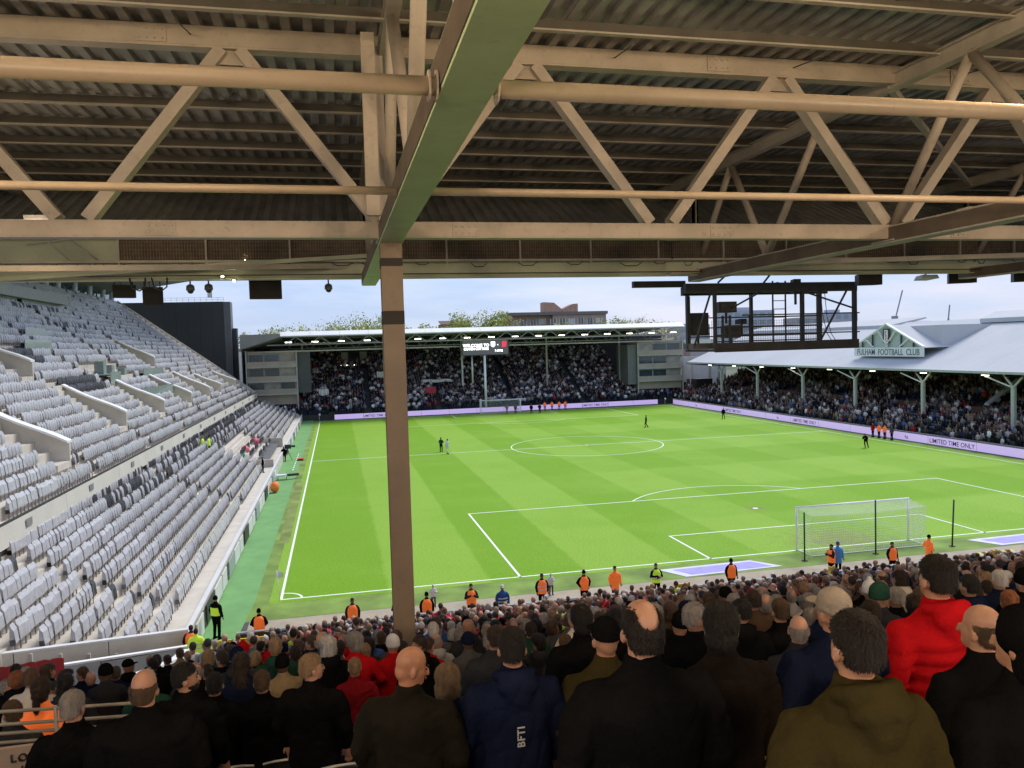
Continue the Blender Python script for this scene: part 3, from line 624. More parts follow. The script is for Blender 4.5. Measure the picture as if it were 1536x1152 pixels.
boxthing('camera_case', 'brownish box standing on the gantry deck', 'case', 15.55, 16.1, -16.6, -16.2, 12.33, 12.75, mat('brown_case', (.09, .08, .05), .7, .3, 4))
boxthing('tv_camera', 'small dark television camera on a pole on the gantry', 'camera', 16.1, 16.32, -16.6, -16.2, 12.78, 12.95, darkm)
boxthing('rigging_motor', 'dark rigging motor hanging from the gantry beam', 'motor', 17.85, 18.1, -16.95, -16.7, 13.72, 14.2, darkm)
for x in (18.9, 19.05): tag(MB().tube([(x, -16.8, 14.0), (x + .1, -16.8, 13.0), (x + .25, -16.8, 12.4), (x + .5, -16.8, 12.05)], .012, 5).build('hanging_cable', darkm), ('left' if x < 19 else 'right') + ' one of two thin cables hanging inside the gantry', 'cable', 'cables in the gantry')

# railing with sign at the lower left, over the stairway
vr = thing('stairway_barrier', (.8, -33.4, 8.0), 'grey tube railing over the stairway mouth at the lower left', 'railing')
rail_m = mat('dull_rail', (.22, .20, .17), .45, .15, 5)
for z in (9.61, 9.51, 9.44, 9.37):
    MB().tube([(-2.2, -33.4, z + .15), (1.6, -33.4, z - .07)], .014, 8).build('rail', rail_m, vr, True)
for x in (-1.4, -.2, .9, 1.6): MB().tube([(x, -33.4, 7.6), (x, -33.4, 9.6)], .016, 8).build('post', rail_m, vr, True)
sg = thing('stairway_sign', (.2, -33.5, 8.0), 'beige board with black capital letters below the railing at lower left', 'sign')
MB().box(-1.2, 1.4, -33.5, -33.46, 8.0, 9.355).build('board', mat('beige_board', (.33, .25, .19), .6, .1, 2), sg)
blackp = mat('black_print', (.02, .02, .02), .6)
place(text_mesh('LOV', .085, blackp, spacing=1.2), 'lettering', sg, frame((.70, -33.512, 9.25), (1, 0, .03), (0, 0, 1)))
place(text_mesh('KO', .085, blackp, spacing=1.2), 'lettering', sg, frame((.745, -33.512, 9.155), (1, 0, .03), (0, 0, 1)))
rc = MB(); V_ = []
for i in range(25):
    for j in range(4): V_.append((-2.6 + .04 * math.sin(i * 1.9), -28.2 + i * .235, 7.62 - i * .078 + j * .14 + .015 * math.sin(i * 2.3)))
rc.add(V_, [(i * 4 + j, (i + 1) * 4 + j, (i + 1) * 4 + j + 1, i * 4 + j + 1) for i in range(24) for j in range(3)]); o = rc.build('red_banner', mat('red_cloth', (.45, .015, .02), .8, .15, 3), smooth=True); tag(o, 'creased red banner hanging behind people at the lower left', 'banner')

pd = thing('press_desk', (25, -8.3, .2), 'long dark press desk with papers and small lit screens in front of the goal', 'desk')
MB().box(21.5, 31, -8.5, -8.0, .85, .95).build('desk_top', darkm, pd)
for i in range(5): MB().box(21.6 + i * 2.3, 21.7 + i * 2.3, -8.4, -8.1, .12, .85).build('leg', darkm, pd)
for i in range(16):
    x = 21.9 + i * .56
    if i % 3: MB().box(x, x + .28, -8.45, -8.2, .952, .965).build('paper', offw, pd)
    else: MB().add([(x, -8.2, .955), (x + .3, -8.2, .955), (x + .3, -8.12, 1.15), (x, -8.12, 1.15)], [(0, 1, 2, 3)]).build('laptop_screen', mat('lit_laptop', (.7, .75, .8), emit=.8, ecol=(.8, .9, 1), var=0), pd)
# ------------------------------------------------------------------ riverside stand (left, empty, seats in plastic covers)
rs = thing('riverside_stand', (-15, 48, 0), 'two tier empty stand along the left touchline, seats wrapped in pale plastic', 'stand')
YE, YN = 103.6, -26.0
L0, LDX, LN = -3.95, .72, 13                         # lower tier rows
def lz(i): return 1.0 + .27 * i + .004 * i * i
U0, UDX, UN = -11.25, .8, 27                         # upper tier rows
def uz(i): return 5.15 + .585 * i + .0006 * i * i
tier = mat('tier_concrete', (.58, .53, .45), .85, .1, 1.0, .2, 14, dirt=.2)
tier_w = mat('pale_fascia_panel', (.62, .585, .51), .7, .06, .6, .05, 10, dirt=.15)
# the near end of the lower tier is cut by a slanting wall from A to B
A, B = Vector((-2.9, -7.9)), Vector((-8.3, -12.1))
def ycut(x): return A.y + (x - A.x) / (B.x - A.x) * (B.y - A.y)
for i in range(LN):
    x1, x0 = L0 + .36 - i * LDX, L0 + .36 - (i + 1) * LDX
    ya = ycut((x0 + x1) / 2) + .2
    MB().box(x0, x1, ya, YE, lz(i) - .6, lz(i)).build('terrace_step', tier, rs)
MB().box(L0 + .36, -3.25, -7.2, YE, 0, 1.0).build('front_walkway', tier, rs)
MB().box(-3.25, -3.1, -7.2, YE, 0, 1.12).build('front_wall', tier, rs)
MB().box(-3.28, -3.06, -7.2, YE, 1.12, 1.18).build('wall_coping', offw, rs)
for i in range(UN):
    x1, x0 = U0 + .4 - i * UDX, U0 + .4 - (i + 1) * UDX
    MB().box(x0, x1, YN, YE, uz(i) - .75, uz(i)).build('terrace_step', tier, rs)
xf = U0 + .4
n_f = 13
for i in range(n_f):                                  # fascia in precast lengths with open joints
    a = YN + (YE - YN) * i / n_f; c = YN + (YE - YN) * (i + 1) / n_f - .03
    MB().add([(xf + .02, a, 4.35), (xf + .02, c, 4.35), (xf + .25, c, 4.45), (xf + .25, a, 4.45), (xf + .02, a, 5.35), (xf + .02, c, 5.35), (xf + .2, c, 5.38), (xf + .2, a, 5.38)],
             [(0, 1, 2, 3), (4, 7, 6, 5), (0, 4, 5, 1), (3, 2, 6, 7), (0, 3, 7, 4), (1, 5, 6, 2)]).build('fascia_panel', tier_w, rs)
MB().box(xf - .02, xf + .14, YN, YE, 5.4, 5.44).build('fascia_rail', darkm, rs)
for i in range(14): MB().box(xf + .25, xf + .27, -20 + i * 9.2, -19.3 + i * 9.2, 4.85, 5.2).build('vent_plate', mat('grey_plate', (.25, .25, .25), .5), rs)
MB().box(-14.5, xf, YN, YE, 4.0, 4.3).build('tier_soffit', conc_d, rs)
for i in range(15):                                   # raking beams and columns under the upper tier
    y = -14 + i * 8.2
    MB().add([(-12.2, y, 4.0), (-13.2, y, 4.0), (-13.2, y + .5, 4.0), (-12.2, y + .5, 4.0), (-12.6, y, 1), (-13.2, y, 1), (-13.2, y + .5, 1), (-12.6, y + .5, 1)], [(0, 1, 2, 3), (7, 6, 5, 4), (0, 4, 5, 1), (1, 5, 6, 2), (2, 6, 7, 3), (3, 7, 4, 0)]).build('column', tier, rs)
MB().box(-14.6, -14.4, YN, YE, 1, 4.1).build('concourse_wall', conc_d, rs)
grnglass = mat('balustrade_glass', (.30, .36, .33), .12, .05, 1, spec=.8)
for i in range(15): MB().box(-11.95, -11.92, -13.5 + i * 8.2, -6.2 + i * 8.2, lz(10) , lz(10) + 1.0).build('glass_balustrade', grnglass, rs)
MB().tube([(-11.93, -16, lz(10) + 1.03), (-11.93, YE, lz(10) + 1.03)], .03, 6).build('handrail', mat('satin_steel', (.45, .45, .45), .3, metal=.6), rs)
# end wall of both tiers
vs = [(xf, YE + .05, 4.4), (xf, YE + .05, 5.9)] ; 
e = MB(); pts = [(L0 + .36, 0), (L0 + .36, 1.1)] + [(L0 - i * LDX, lz(i) + .35) for i in range(LN)] + [(-14.4, 0)]
e.add([(x, YE, z) for x, z in pts] + [(x, YE + .3, z) for x, z in pts], [tuple(range(len(pts))), tuple(range(2 * len(pts) - 1, len(pts) - 1, -1))] + [(i, i + len(pts), (i + 1) % len(pts) + len(pts), (i + 1) % len(pts)) for i in range(len(pts))])
e.build('end_wall', tier, rs)
e = MB(); pts = [(xf, 4.2), (xf, 5.6), (U0 + .4 - UN * UDX, uz(UN) + .5), (U0 + .4 - UN * UDX, uz(UN) - 4)]
e.add([(x, YE, z) for x, z in pts] + [(x, YE + .3, z) for x, z in pts], [tuple(range(4)), (7, 6, 5, 4)] + [(i, i + 4, (i + 1) % 4 + 4, (i + 1) % 4) for i in range(4)])
e.build('end_wall', tier, rs)
# the slanting near wall and the parallel lower wall with its white rail
def slant(name, P, Q, z0p, z0q, z1p, z1q, w, m, par):
    d = (Q - P).normalized(); n = Vector((-d.y, d.x)) * w
    v = [(P.x, P.y, z0p), (Q.x, Q.y, z0q), (Q.x + n.x, Q.y + n.y, z0q), (P.x + n.x, P.y + n.y, z0p), (P.x, P.y, z1p), (Q.x, Q.y, z1q), (Q.x + n.x, Q.y + n.y, z1q), (P.x + n.x, P.y + n.y, z1p)]
    return MB().add(v, [(0, 1, 2, 3), (4, 7, 6, 5), (0, 4, 5, 1), (1, 5, 6, 2), (2, 6, 7, 3), (3, 7, 4, 0)]).build(name, m, par)
cw = thing('corner_wall', (-6, -11, 0), 'pale concrete double wall sloping up at the near left corner beside the empty seats', 'wall')
d = (B - A); Bx = A + d * 2.6; zt = lambda k: 1.55 + 1.2 * k
for k in range(6):
    P = A + d * (k * .44); Q = A + d * (k * .44 + .435)
    slant('wall_panel', P, Q, -.1, -.1, zt(k * .44), zt(k * .44 + .435), -.22, tier, cw)
slant('wall_coping', A, Bx, zt(0) + .003, zt(2.6) + .003, zt(0) + .06, zt(2.6) + .06, -.24, offw, cw)
sh = Vector((.42, -.62)); A2, B2 = A + sh, Bx + sh
for k in range(5):
    P = A2 + d * (k * .52); Q = A2 + d * (k * .52 + .512)
    slant('wall_panel', P, Q, -.2, -.2, zt(k * .52) - .42, zt(k * .52 + .51) - .5, -.15, conc, cw)
slant('white_rail', A2, B2, zt(0) - .42 + .003, zt(2.6) - .6 + .1, zt(0) - .36, zt(2.6) - .5 + .1, -.2, white, cw)
slant('blue_stripe', A + d * .62, A + d * .86, zt(.62) - .62, zt(.86) - .6, zt(.62) - .54, zt(.86) - .5, .012, mat('blue_mark', (.08, .14, .45), .6), cw)
rp = MB().box(-4.3, -3.4, -7.9, -7.2, 1.14, 1.2); rp.build('red_mat', mat('red_plastic', (.6, .05, .05), .6, .1), label='small red board lying at the end of the empty lower tier', cat='board')

# vomitories on the upper tier: parapet walls with thick white copings
VOM = [(10.0, 2, 6, 1), (26.2, 3, 7, 1), (40.2, 3, 7, 1), (54.6, 3, 7, 1), (67.8, 3, 7, 1), (78.4, 3, 6, 1), (95, 3, 6, 1), (-6.0, 2, 6, 1), (23.8, 10, 13, 0), (63.6, 10, 14, 0)]
dark_in = mat('dark_opening', (.03, .03, .03), .9)
def in_vom(i, y):
    for yw, a, c, _ in VOM:
        if a - 1 <= i <= c + 1 and yw - 2.6 < y < yw + .35: return True
    return False
for yw, a, c, _ in VOM:
    xa, xc = U0 - a * UDX + .6, U0 - c * UDX - .6
    za, zc = uz(a), uz(c)
    for yy, s_ in ((yw, 1), (yw - 2.2, -1)):
        if s_ == 1:
            n_ = 8; w = MB(); cp = MB()
            for j in range(n_):
                t0, t1 = j / n_, (j + 1) / n_
                f_ = lambda t: za + (zc - za) * t + 1.05 + .05 * math.sin(t * PI * 2.1 + .5) - .15 * t
                xs0, xs1 = xa + (xc - xa) * t0, xa + (xc - xa) * t1
                w.add([(xs0, yy, za - .4), (xs1, yy, za - .4), (xs1, yy + .18, za - .4), (xs0, yy + .18, za - .4), (xs0, yy, f_(t0)), (xs1, yy, f_(t1)), (xs1, yy + .18, f_(t1)), (xs0, yy + .18, f_(t0))], [(0, 4, 5, 1), (1, 5, 6, 2), (2, 6, 7, 3), (3, 7, 4, 0), (4, 7, 6, 5)])
                cp.add([(xs0, yy - .3, f_(t0) + .003), (xs1, yy - .3, f_(t1) + .003), (xs1, yy + .5, f_(t1) + .003), (xs0, yy + .5, f_(t0) + .003), (xs0, yy - .3, f_(t0) + .14), (xs1, yy - .3, f_(t1) + .14), (xs1, yy + .5, f_(t1) + .14), (xs0, yy + .5, f_(t0) + .14)], [(0, 3, 2, 1), (4, 5, 6, 7), (0, 1, 5, 4), (1, 2, 6, 5), (2, 3, 7, 6), (3, 0, 4, 7)])
            w.build('stairway_parapet', tier, rs)
            if s_ == 1: cp.build('parapet_coping', white, rs)
    MB().box(xc - .1, xc + .05, yw - 2.2, yw, za - .4, zc + 1.0).build('stairway_back_wall', tier, rs)
    MB().box(xc + .051, xc + .07, yw - 1.7, yw - .4, za - .3, za + 1.7).build('doorway', dark_in, rs)
    MB().box(xa, xc, yw - 2.1, yw - .05, za - .35, za + .02).build('landing', tier, rs)
# glazed media desks and camera platform among the seats
for (y0_, y1_, i, w) in ((41, 55, 5.2, .9), (38.5, 42, 8.5, 1.6), (52, 62, 8.2, .8), (30, 36, 13, .8), (36, 41, 15.5, .8), (24, 30, 15, .8)):
    x = U0 - i * UDX; z = uz(int(i)) + .1
    MB().box(x - w / 2, x + w / 2, y0_, y1_, z + .7, z + .8).build('desk_top', mat('desk_green_grey', (.30, .36, .34), .4, .1), rs)
    MB().box(x + w / 2, x + w / 2 + .05, y0_, y1_, z - .2, z + 1.0).build('desk_front_glass', grnglass, rs)
for (y, i) in ((40, 9), (44, 9.4), (48, 9.2)):
    x = U0 - i * UDX; MB().box(x - .4, x + .4, y - .5, y + .5, uz(int(i)), uz(int(i)) + 1.5 - (y - 40) * .1).build('covered_equipment', mat('grey_green_cover', (.22, .27, .25), .6, .2), rs)
# seats
sw = mat('seat_plastic_wrap', (.50, .50, .515), .32, .14, 5, .35, 30, dirt=.3, spec=.6)
sb_ = mat('seat_shell_grey', (.22, .22, .23), .5, .2, 5)
seat = MB()
seat.add([(-.10, -.226, .26), (-.14, -.226, .90), (-.185, -.16, .985), (-.215, -.226, .42), (-.10, .226, .26), (-.14, .226, .90), (-.185, .16, .985), (-.215, .226, .42), (-.02, -.2, .36), (-.02, .2, .36), (-.07, -.2, .78), (-.07, .2, .78)],
         [(0, 8, 10, 1), (9, 4, 5, 11), (8, 9, 11, 10), (10, 11, 5, 1), (1, 5, 6, 2), (0, 3, 2, 1), (4, 5, 6, 7), (3, 7, 6, 2), (0, 4, 9, 8)], 0)
seat.box(-.14, -.10, -.03, .03, 0, .24, 1)
seat.add([(-.018, -.232, .34), (-.018, -.205, .34), (-.068, -.205, .80), (-.068, -.232, .80)], [(0, 1, 2, 3)], 1); seat.add([(-.2, -.233, .3), (-.02, -.233, .3), (-.05, -.233, .5), (-.21, -.233, .5)], [(0, 1, 2, 3), (3, 2, 1, 0)], 1)
seatV = seat.mesh('wrapped_seat', [sw, sb_])
dk = MB(); dk.m = [1 if m == 0 else 0 for m in seat.m]; dk.v, dk.f = seat.v, seat.f
seatD = dk.mesh('bare_seat', [sw, mat('bare_seat_black', (.05, .05, .055), .45, .2, 5)])
places = []
def aisle(y, off):
    return ((y + off) % 14.0) < 1.0
for i in range(10):
    x = L0 - i * LDX - .1; y = ycut(x) + .55
    while y < YE - .5:
        if not ((y + 4.6) % 24.5 < 1.1) and not (i < 6 and 39.6 < y < 57.5): places.append((x, y, lz(i), 0, i))
        y += .455
for i in range(UN):
    x = U0 - i * UDX - .1; y = YN + .4
    while y < YE - .5:
        if not aisle(y, 2.4 + (4.6 if i > 8 else 0)) and not in_vom(i, y) and not (7.5 < i < 10.5 and 37 < y < 50) and not (4.4 < i < 6 and 41 < y < 55) and not (y < 31 and 12.5 < i < 14 and y > 20): places.append((x, y, uz(i), 1, i))
        y += .455
def bare(x, y, tr, i):
    if tr == 0: return (i >= 7 and 8 < y < 30 and rng.random() < .4) or (i >= 8 and y > 30 and rng.random() < .75) or ((y + 4.6) % 24.5 > 24.0) and rng.random() < .8 or (i > 4 and 40 < y < 60 and rng.random() < .5)
    return ((i == 7 or i == 8) and 26 < y < 36) or (i in (12, 11) and 25 < y < 31) or (i in (13, 14, 15) and 18 < y < 26) or ((y + 2.4) % 14.0 > 13.5 and rng.random() < .45) or (i in (13, 17, 20) and 45 < y < 60 and rng.random() < .4)
inview = []
rest = []
for p in places:
    u, v, z = shot(p[:3])
    (inview if (z > 3 and -5 < u < 1540 and 400 < v < 985) else rest).append((z, p))
inview.sort(key=lambda q: q[0])
for z, (x, y, zz, tr, i) in inview[:300]:
    inst('seat', seatD if bare(x, y, tr, i) else seatV, rs, (x, y, zz), (rng.uniform(-.03, .03), rng.uniform(-.05, .05), rng.uniform(-.1, .1)), (1, 1.0, rng.uniform(.94, 1.05)))
R = [p for _, p in inview[300:]] + [p for z, p in rest if p[1] > -12]
L_ = np.array([(p[0], p[1], p[2]) for p in R]); br = np.array([bool(bare(p[0], p[1], p[3], p[4])) for p in R])
V, T, M = tris(seat)
Ps, Fs, Ms = stamp((V, T, M), L_, nrng.uniform(-.1, .1, len(L_)), nrng.uniform(.93, 1.06, len(L_)))
col_ = np.where((Ms == 0) & np.repeat(br, len(T)), 2, Ms)
o = bpy.data.objects.new('seats', np_mesh('seats', Ps - np.array(rs.location)[None], Fs, [sw, sb_, MATS['bare_seat_black']], mi=col_)); COL.objects.link(o); o.parent = rs; o['kind'] = 'stuff'
# advertising boards along the front wall
for i in range(38):
    y = -5.5 + i * 2.5
    if 40.5 < y < 56: continue
    m_ = offw if (i % 3) != 1 else darkm if i % 2 else mat('grey_board', (.30, .36, .34), .5, .1)
    MB().box(-3.04, -2.98, y, y + (2.3 if i % 3 else 1.6), .1, .98).build('advert_board', m_, rs)
    if i % 3 == 0: MB().box(-3.05, -3.0, y + 1.75, y + 2.1, .12, .95).build('dark_board', darkm, rs)
# roof canopy over the stand, glass tower face and its white columns
cn = thing('riverside_roof', (-23, 45, 24), 'pale soffit of the roof over the left stand, showing at the top left', 'roof')
sof = mat('pale_soffit', (.34, .33, .32), .6, .08, .4, dirt=.1)
for i in range(9):
    a, c = -8 + i * 12.6, -8 + i * 12.6 + 12.55
    MB().add([(-35, a, 22.9), (-13.8, a, 26.3), (-13.8, c, 26.3), (-35, c, 22.9), (-35, a, 24.3), (-13.8, a, 26.8), (-13.8, c, 26.8), (-35, c, 24.3)], [(0, 3, 2, 1), (4, 5, 6, 7), (0, 1, 5, 4), (1, 2, 6, 5), (2, 3, 7, 6), (3, 0, 4, 7)]).build('soffit_panel', sof, cn)
MB().box(-13.8, -13.4, -8, 105.5, 26.2, 27.2).build('roof_edge', offw, cn)
gw = thing('glass_frontage', (-34.5, 50, 20), 'dark glass wall with bright white columns behind the top of the left stand', 'glass wall')
for i in range(26):
    y = 4 + i * 4
    MB().box(-34.7, -34.6, y, y + 3.85, 20.3, 24).build('glass_pane', mat('blue_black_glass', (.03, .06, .075), .1, .2, .3, spec=.9), gw)
    MB().box(-34.58, -34.5, y + 3.86, y + 3.98, 20.3, 24).build('mullion', mat('pale_mullion', (.3, .38, .42), .4), gw)
MB().box(-34.9, -34.0, 0, 104, 19.2, 20.3).build('concourse_wall', mat('warm_grey_wall', (.28, .26, .23), .7, .1, .5), gw)
for i, y in enumerate((72, 76.5, 83.5, 90.5, 97.5, 102.6)):
    MB().tube([(-33.2, y, 20.2), (-33.0, y + .6, 24.5)], .38, 14).build('white_column', mat('gloss_white', (.62, .68, .72), .2, .03), gw, True)
for i in range(40):
    y = 30 + i * 1.9
    MB().tube([(-33.0, y, 20.3), (-33.0, y, 21.35)], .03, 5).build('railing_post', mat('satin_steel', (.45, .45, .45)), gw)
MB().tube([(-33.0, 28, 21.35), (-33.0, 104, 21.35)], .04, 6).build('handrail', MATS['satin_steel'], gw)
bx = thing('viewing_box', (-26, 42, 15), 'white fronted viewing box near the top of the left stand at the frame edge', 'viewing box')
MB().box(-26.2, -26.05, 33.5, 38, 15.4, 16.5).build('front_panel', offw, bx); MB().box(-26.2, -26.05, 38.05, 46.5, 15.4, 16.5).build('front_panel', mat('lilac_grey_panel', (.36, .36, .43), .6, .08), bx); MB().box(-26.2, -26.05, 46.55, 48, 15.4, 16.5).build('front_panel', offw, bx)
MB().box(-29.5, -29.4, 33.5, 48, 15.6, 18.6).build('back_wall', offw, bx); MB().box(-29.5, -26.2, 33.5, 48, 15.3, 15.4).build('floor', conc, bx)
MB().box(-30, -27.5, 38, 62, 18.6, 19.7).build('upper_panel', mat('pale_grey_panel', (.40, .39, .39), .7, .1), bx)
# dark screen block past the end of the stand
dbk = thing('screen_block', (-25, 112, 10), 'big plain dark slab, back of a structure past the end of the left stand', 'slab')
slab = mat('charcoal_cladding', (.042, .046, .05), .55, .1, .3, dirt=.2)
for i in range(9):
    x = -34.6 + i * 2.02
    MB().box(x, x + 2.0, 110, 113.0, 4, 21.85).build('cladding_panel', slab, dbk)
MB().box(-16.40, -15.2, 110.03, 113, 4, 21.8).build('end_panel', mat('mid_grey_cladding', (.13, .135, .14), .5, .08, .5), dbk)
MB().box(-15.1, -14.4, 111, 113, 2, 17).build('rear_panel', slab, dbk)
for i in range(12): MB().box(-27.5 + i * 1.0, -27.46 + i * 1.0, 111.5, 111.54, 21.85, 22.7).build('roof_rail_post', MATS['satin_steel'], dbk)
for z in (22.3, 22.68): MB().box(-27.5, -16.5, 111.5, 111.54, z, z + .04).build('roof_rail', MATS['satin_steel'], dbk)
MB().box(-19.2, -18.4, 111.3, 111.35, 22.7, 23.8).build('mast_frame', offw, dbk)

# dugout and touchline things
dg = thing('dugout', (-5.4, 49, 0), 'sunken dugout with pale walls and two pink seats in the left stand front', 'dugout')
dw = mat('dugout_wall', (.50, .45, .38), .7, .08, 1)
MB().box(-7.6, -3.3, 40.3, 40.6, .3, 1.75).build('side_wall', dw, dg); MB().box(-7.6, -3.5, 57.2, 57.5, .3, 2.1).build('side_wall', dw, dg)
MB().add([(-7.6, 40.6, 1.2), (-7.3, 40.6, 1.2), (-7.3, 57.2, 1.2), (-7.6, 57.2, 1.2), (-7.6, 40.6, 2.5), (-7.3, 40.6, 2.5), (-7.3, 57.2, 2.5), (-7.6, 57.2, 2.5)], [(0, 1, 2, 3), (4, 7, 6, 5), (0, 4, 5, 1), (1, 5, 6, 2), (2, 6, 7, 3), (3, 7, 4, 0)]).build('back_wall', dw, dg)
MB().box(-7.3, -3.9, 40.6, 57.2, 1.45, 1.5).build('floor', mat('dugout_floor', (.12, .12, .115), .8, .2), dg)
for j in range(3):
    for i in range(14):
        if rng.random() < .8: inst('dugout_seat', seatD, dg, (-4.6 - j * .9, 42 + i * 1.05, 1.5 + j * .1))
pk = mat('pink_cover', (.62, .10, .16), .6, .1)
for x, y in ((-6.6, 46.5), (-6.3, 54)): MB().ell((x, y, 2.1), (.45, .6, .5), 10, 8).build('pink_cushion', pk, dg, True)
bl = MB().ell((-2.55, 31.2, .75), (.55, .7, .72), 18, 12); t = thing('orange_bag', (-2.55, 31.2, 0), 'round bright orange bag of balls by the left stand wall', 'bag')
MB().ell((-2.55, 31.2, .5), (.40, .46, .48), 18, 12).build('bag_body', mat('orange_fabric', (.85, .22, .04), .7, .15, 3, .4, 8), t, True); MB().tube([(-2.55, 31.2, .94), (-2.5, 31.2, 1.06)], [.12, .05], 8).build('tied_neck', MATS['orange_fabric'], t, True)
tt = thing('folding_stretcher', (-2.0, 38.5, 0), 'folded stretcher and kit lying across the artificial grass', 'stretcher')
MB().box(-2.9, -1.9, 37.8, 38.6, .35, .5).build('bed', offw, tt); MB().beam((-1.9, 38.0, .45), (-.9, 38.6, .4), .35, .2).build('bag', darkm, tt)
for x in (-2.8, -2.0): MB().box(x, x + .05, 38.1, 38.3, 0, .35).build('leg', darkm, tt)
tc_ = thing('touchline_camera', (-2.7, 52, 0), 'television camera on a tripod by the dugout', 'camera')
for a in (0, 2.1, 4.2): MB().beam((-2.7, 52, 1.3), (-2.7 + .55 * math.cos(a), 52 + .55 * math.sin(a), 0), .05, .05).build('tripod_leg', darkm, tc_)
MB().box(-2.95, -2.25, 51.8, 52.2, 1.35, 1.8).build('camera_body', darkm, tc_); MB().tube([(-2.25, 52, 1.6), (-1.8, 52, 1.6)], [.1, .14], 10).build('lens', darkm, tc_); MB().beam((-2.9, 51.8, 1.4), (-3.4, 51.2, 1.6), .04, .04).build('pan_bar', darkm, tc_)
t = thing('red_cushion', (-1.25, 51.5, 0), 'small red cushion on the artificial grass by the halfway line', 'cushion'); MB().box(-1.6, -.9, 51.2, 51.9, 0, .22).build('pad', mat('red_plastic', (.6, .05, .05)), t); MB().box(-1.5, -1.0, 51.1, 51.19, .05, .2).build('strap', darkm, t)
ORDL = ['first', 'second', 'third', 'fourth', 'fifth', 'sixth', 'seventh', 'eighth', 'ninth', 'tenth', 'eleventh', 'twelfth', 'thirteenth', 'fourteenth', 'fifteenth', 'sixteenth', 'seventeenth']
# ------------------------------------------------------------------ far stand
fs = thing('far_end_stand', (31, 112, 0), 'covered stand behind the far goal with a white roof edge, packed with people', 'stand')
FY0, FDY, FN = 104.6, .78, 29
def fz(i): return .9 + .36 * i + .0015 * i * i
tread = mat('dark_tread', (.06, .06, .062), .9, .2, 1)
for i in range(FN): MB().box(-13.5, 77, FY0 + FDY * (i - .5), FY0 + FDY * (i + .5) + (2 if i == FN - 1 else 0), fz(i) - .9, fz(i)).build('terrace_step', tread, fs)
MB().box(-12, 77, FY0 - .6, FY0 - .45, 0, .95).build('front_wall', darkm, fs)
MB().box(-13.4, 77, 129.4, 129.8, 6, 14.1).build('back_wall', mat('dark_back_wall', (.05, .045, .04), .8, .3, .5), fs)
roofw = mat('white_roof_edge', (.74, .73, .70), .6, .05, .5, dirt=.15)
dcl = mat('dark_roof_sheeting', (.075, .08, .078), .6, .15, .5)
RY = 101.6
for i in range(15):
    x0_ = -6.2 + i * 5.07; x1_ = x0_ + 5.04
    MB().add([(x0_, RY, 15.05), (x1_, RY, 15.05), (x1_, RY + 1.6, 15.05), (x0_, RY + 1.6, 15.05), (x0_, RY, 15.2), (x1_, RY, 15.2), (x1_, RY + 1.6, 15.95), (x0_, RY + 1.6, 15.95)], [(0, 3, 2, 1), (4, 5, 6, 7), (0, 1, 5, 4), (1, 2, 6, 5), (2, 3, 7, 6), (3, 0, 4, 7)]).build('roof_edge_panel', roofw, fs)
    MB().add([(x0_, RY + 1.61, 15.5), (x1_, RY + 1.61, 15.5), (x1_, 130, 14.2), (x0_, 130, 14.2), (x0_, RY + 1.61, 15.85), (x1_, RY + 1.61, 15.85), (x1_, 130, 14.4), (x0_, 130, 14.4)], [(0, 3, 2, 1), (4, 5, 6, 7), (0, 1, 5, 4), (1, 2, 6, 5), (2, 3, 7, 6), (3, 0, 4, 7)]).build('roof_panel', dcl, fs)
# hipped left end
grc = mat('grey_hip_cladding', (.30, .30, .29), .6, .06, .6)
MB().add([(-13.2, 104.4, 13.0), (-6.2, RY, 15.05), (-6.2, RY, 15.6), (-13.2, 104.4, 15.55), (-13.2, 130, 13.0), (-6.2, 130, 13.5), (-6.2, 130, 14.3), (-13.2, 130, 14.2)], [(0, 1, 2, 3), (3, 2, 6, 7), (0, 3, 7, 4), (0, 4, 5, 1)]).build('hip_cladding', grc, fs)
MB().box(-13.5, -13.1, 104.3, 130, 0, 13).build('end_wall', mat('end_wall_grey', (.33, .32, .30), .7, .08), fs)
MB().beam((-13.2, 104.2, 12.6), (-13.2, 104.2, .3), .45, .45).build('corner_post', offw, fs)
tw = mat('roof_truss_paint', (.34, .33, .29), .5, .1)
for y, zb, zt_ in ((102.0, 13.6, 14.95), (110.5, 12.9, 14.8)):
    MB().tube([(-8.5, y, zb), (70, y, zb)], .11, 8).build('truss_chord', tw, fs, True)
    MB().tube([(-6.0, y, zt_), (70, y, zt_)], .07, 8).build('truss_chord', tw, fs, True)
    x = -5.5
    while x < 69:
        MB().beam((x, y, zb), (x + 1.9, y, zt_), .1, .1).build('truss_diagonal', tw, fs); MB().beam((x + 1.9, y, zt_), (x + 3.8, y, zb), .1, .1).build('truss_diagonal', tw, fs); x += 4.2
MB().box(-9, 70, 104.3, 104.5, 12.35, 12.6).build('tie_beam', tw, fs)
for x in (-2.9, 12, 27.0, 44, 59.3): MB().box(x - .16, x + .16, 109.9, 110.2, 3, 14.7).build('roof_column', offw if x == 27.0 else tw, fs)
for i in range(17):
    x = -4.9 + i * 4.55
    if i == 4: continue
    t = thing('roof_floodlight', (x, 102.9, 13.9), 'lit lamp under the far roof, ' + ORDL[i] + ' from its left end', 'lamp', 'row of lit lamps under the far roof')
    MB().box(x - .62, x + .62, 102.7, 103.1, 14.12, 14.25).build('housing', tw, t)
    MB().box(x - .56, x + .56, 102.62, 103.0, 13.98, 14.1).build('lamp_panel', mat('lit_lamp_panel', (1, .95, .8), emit=3.0, ecol=(1, .95, .82), var=0), t)
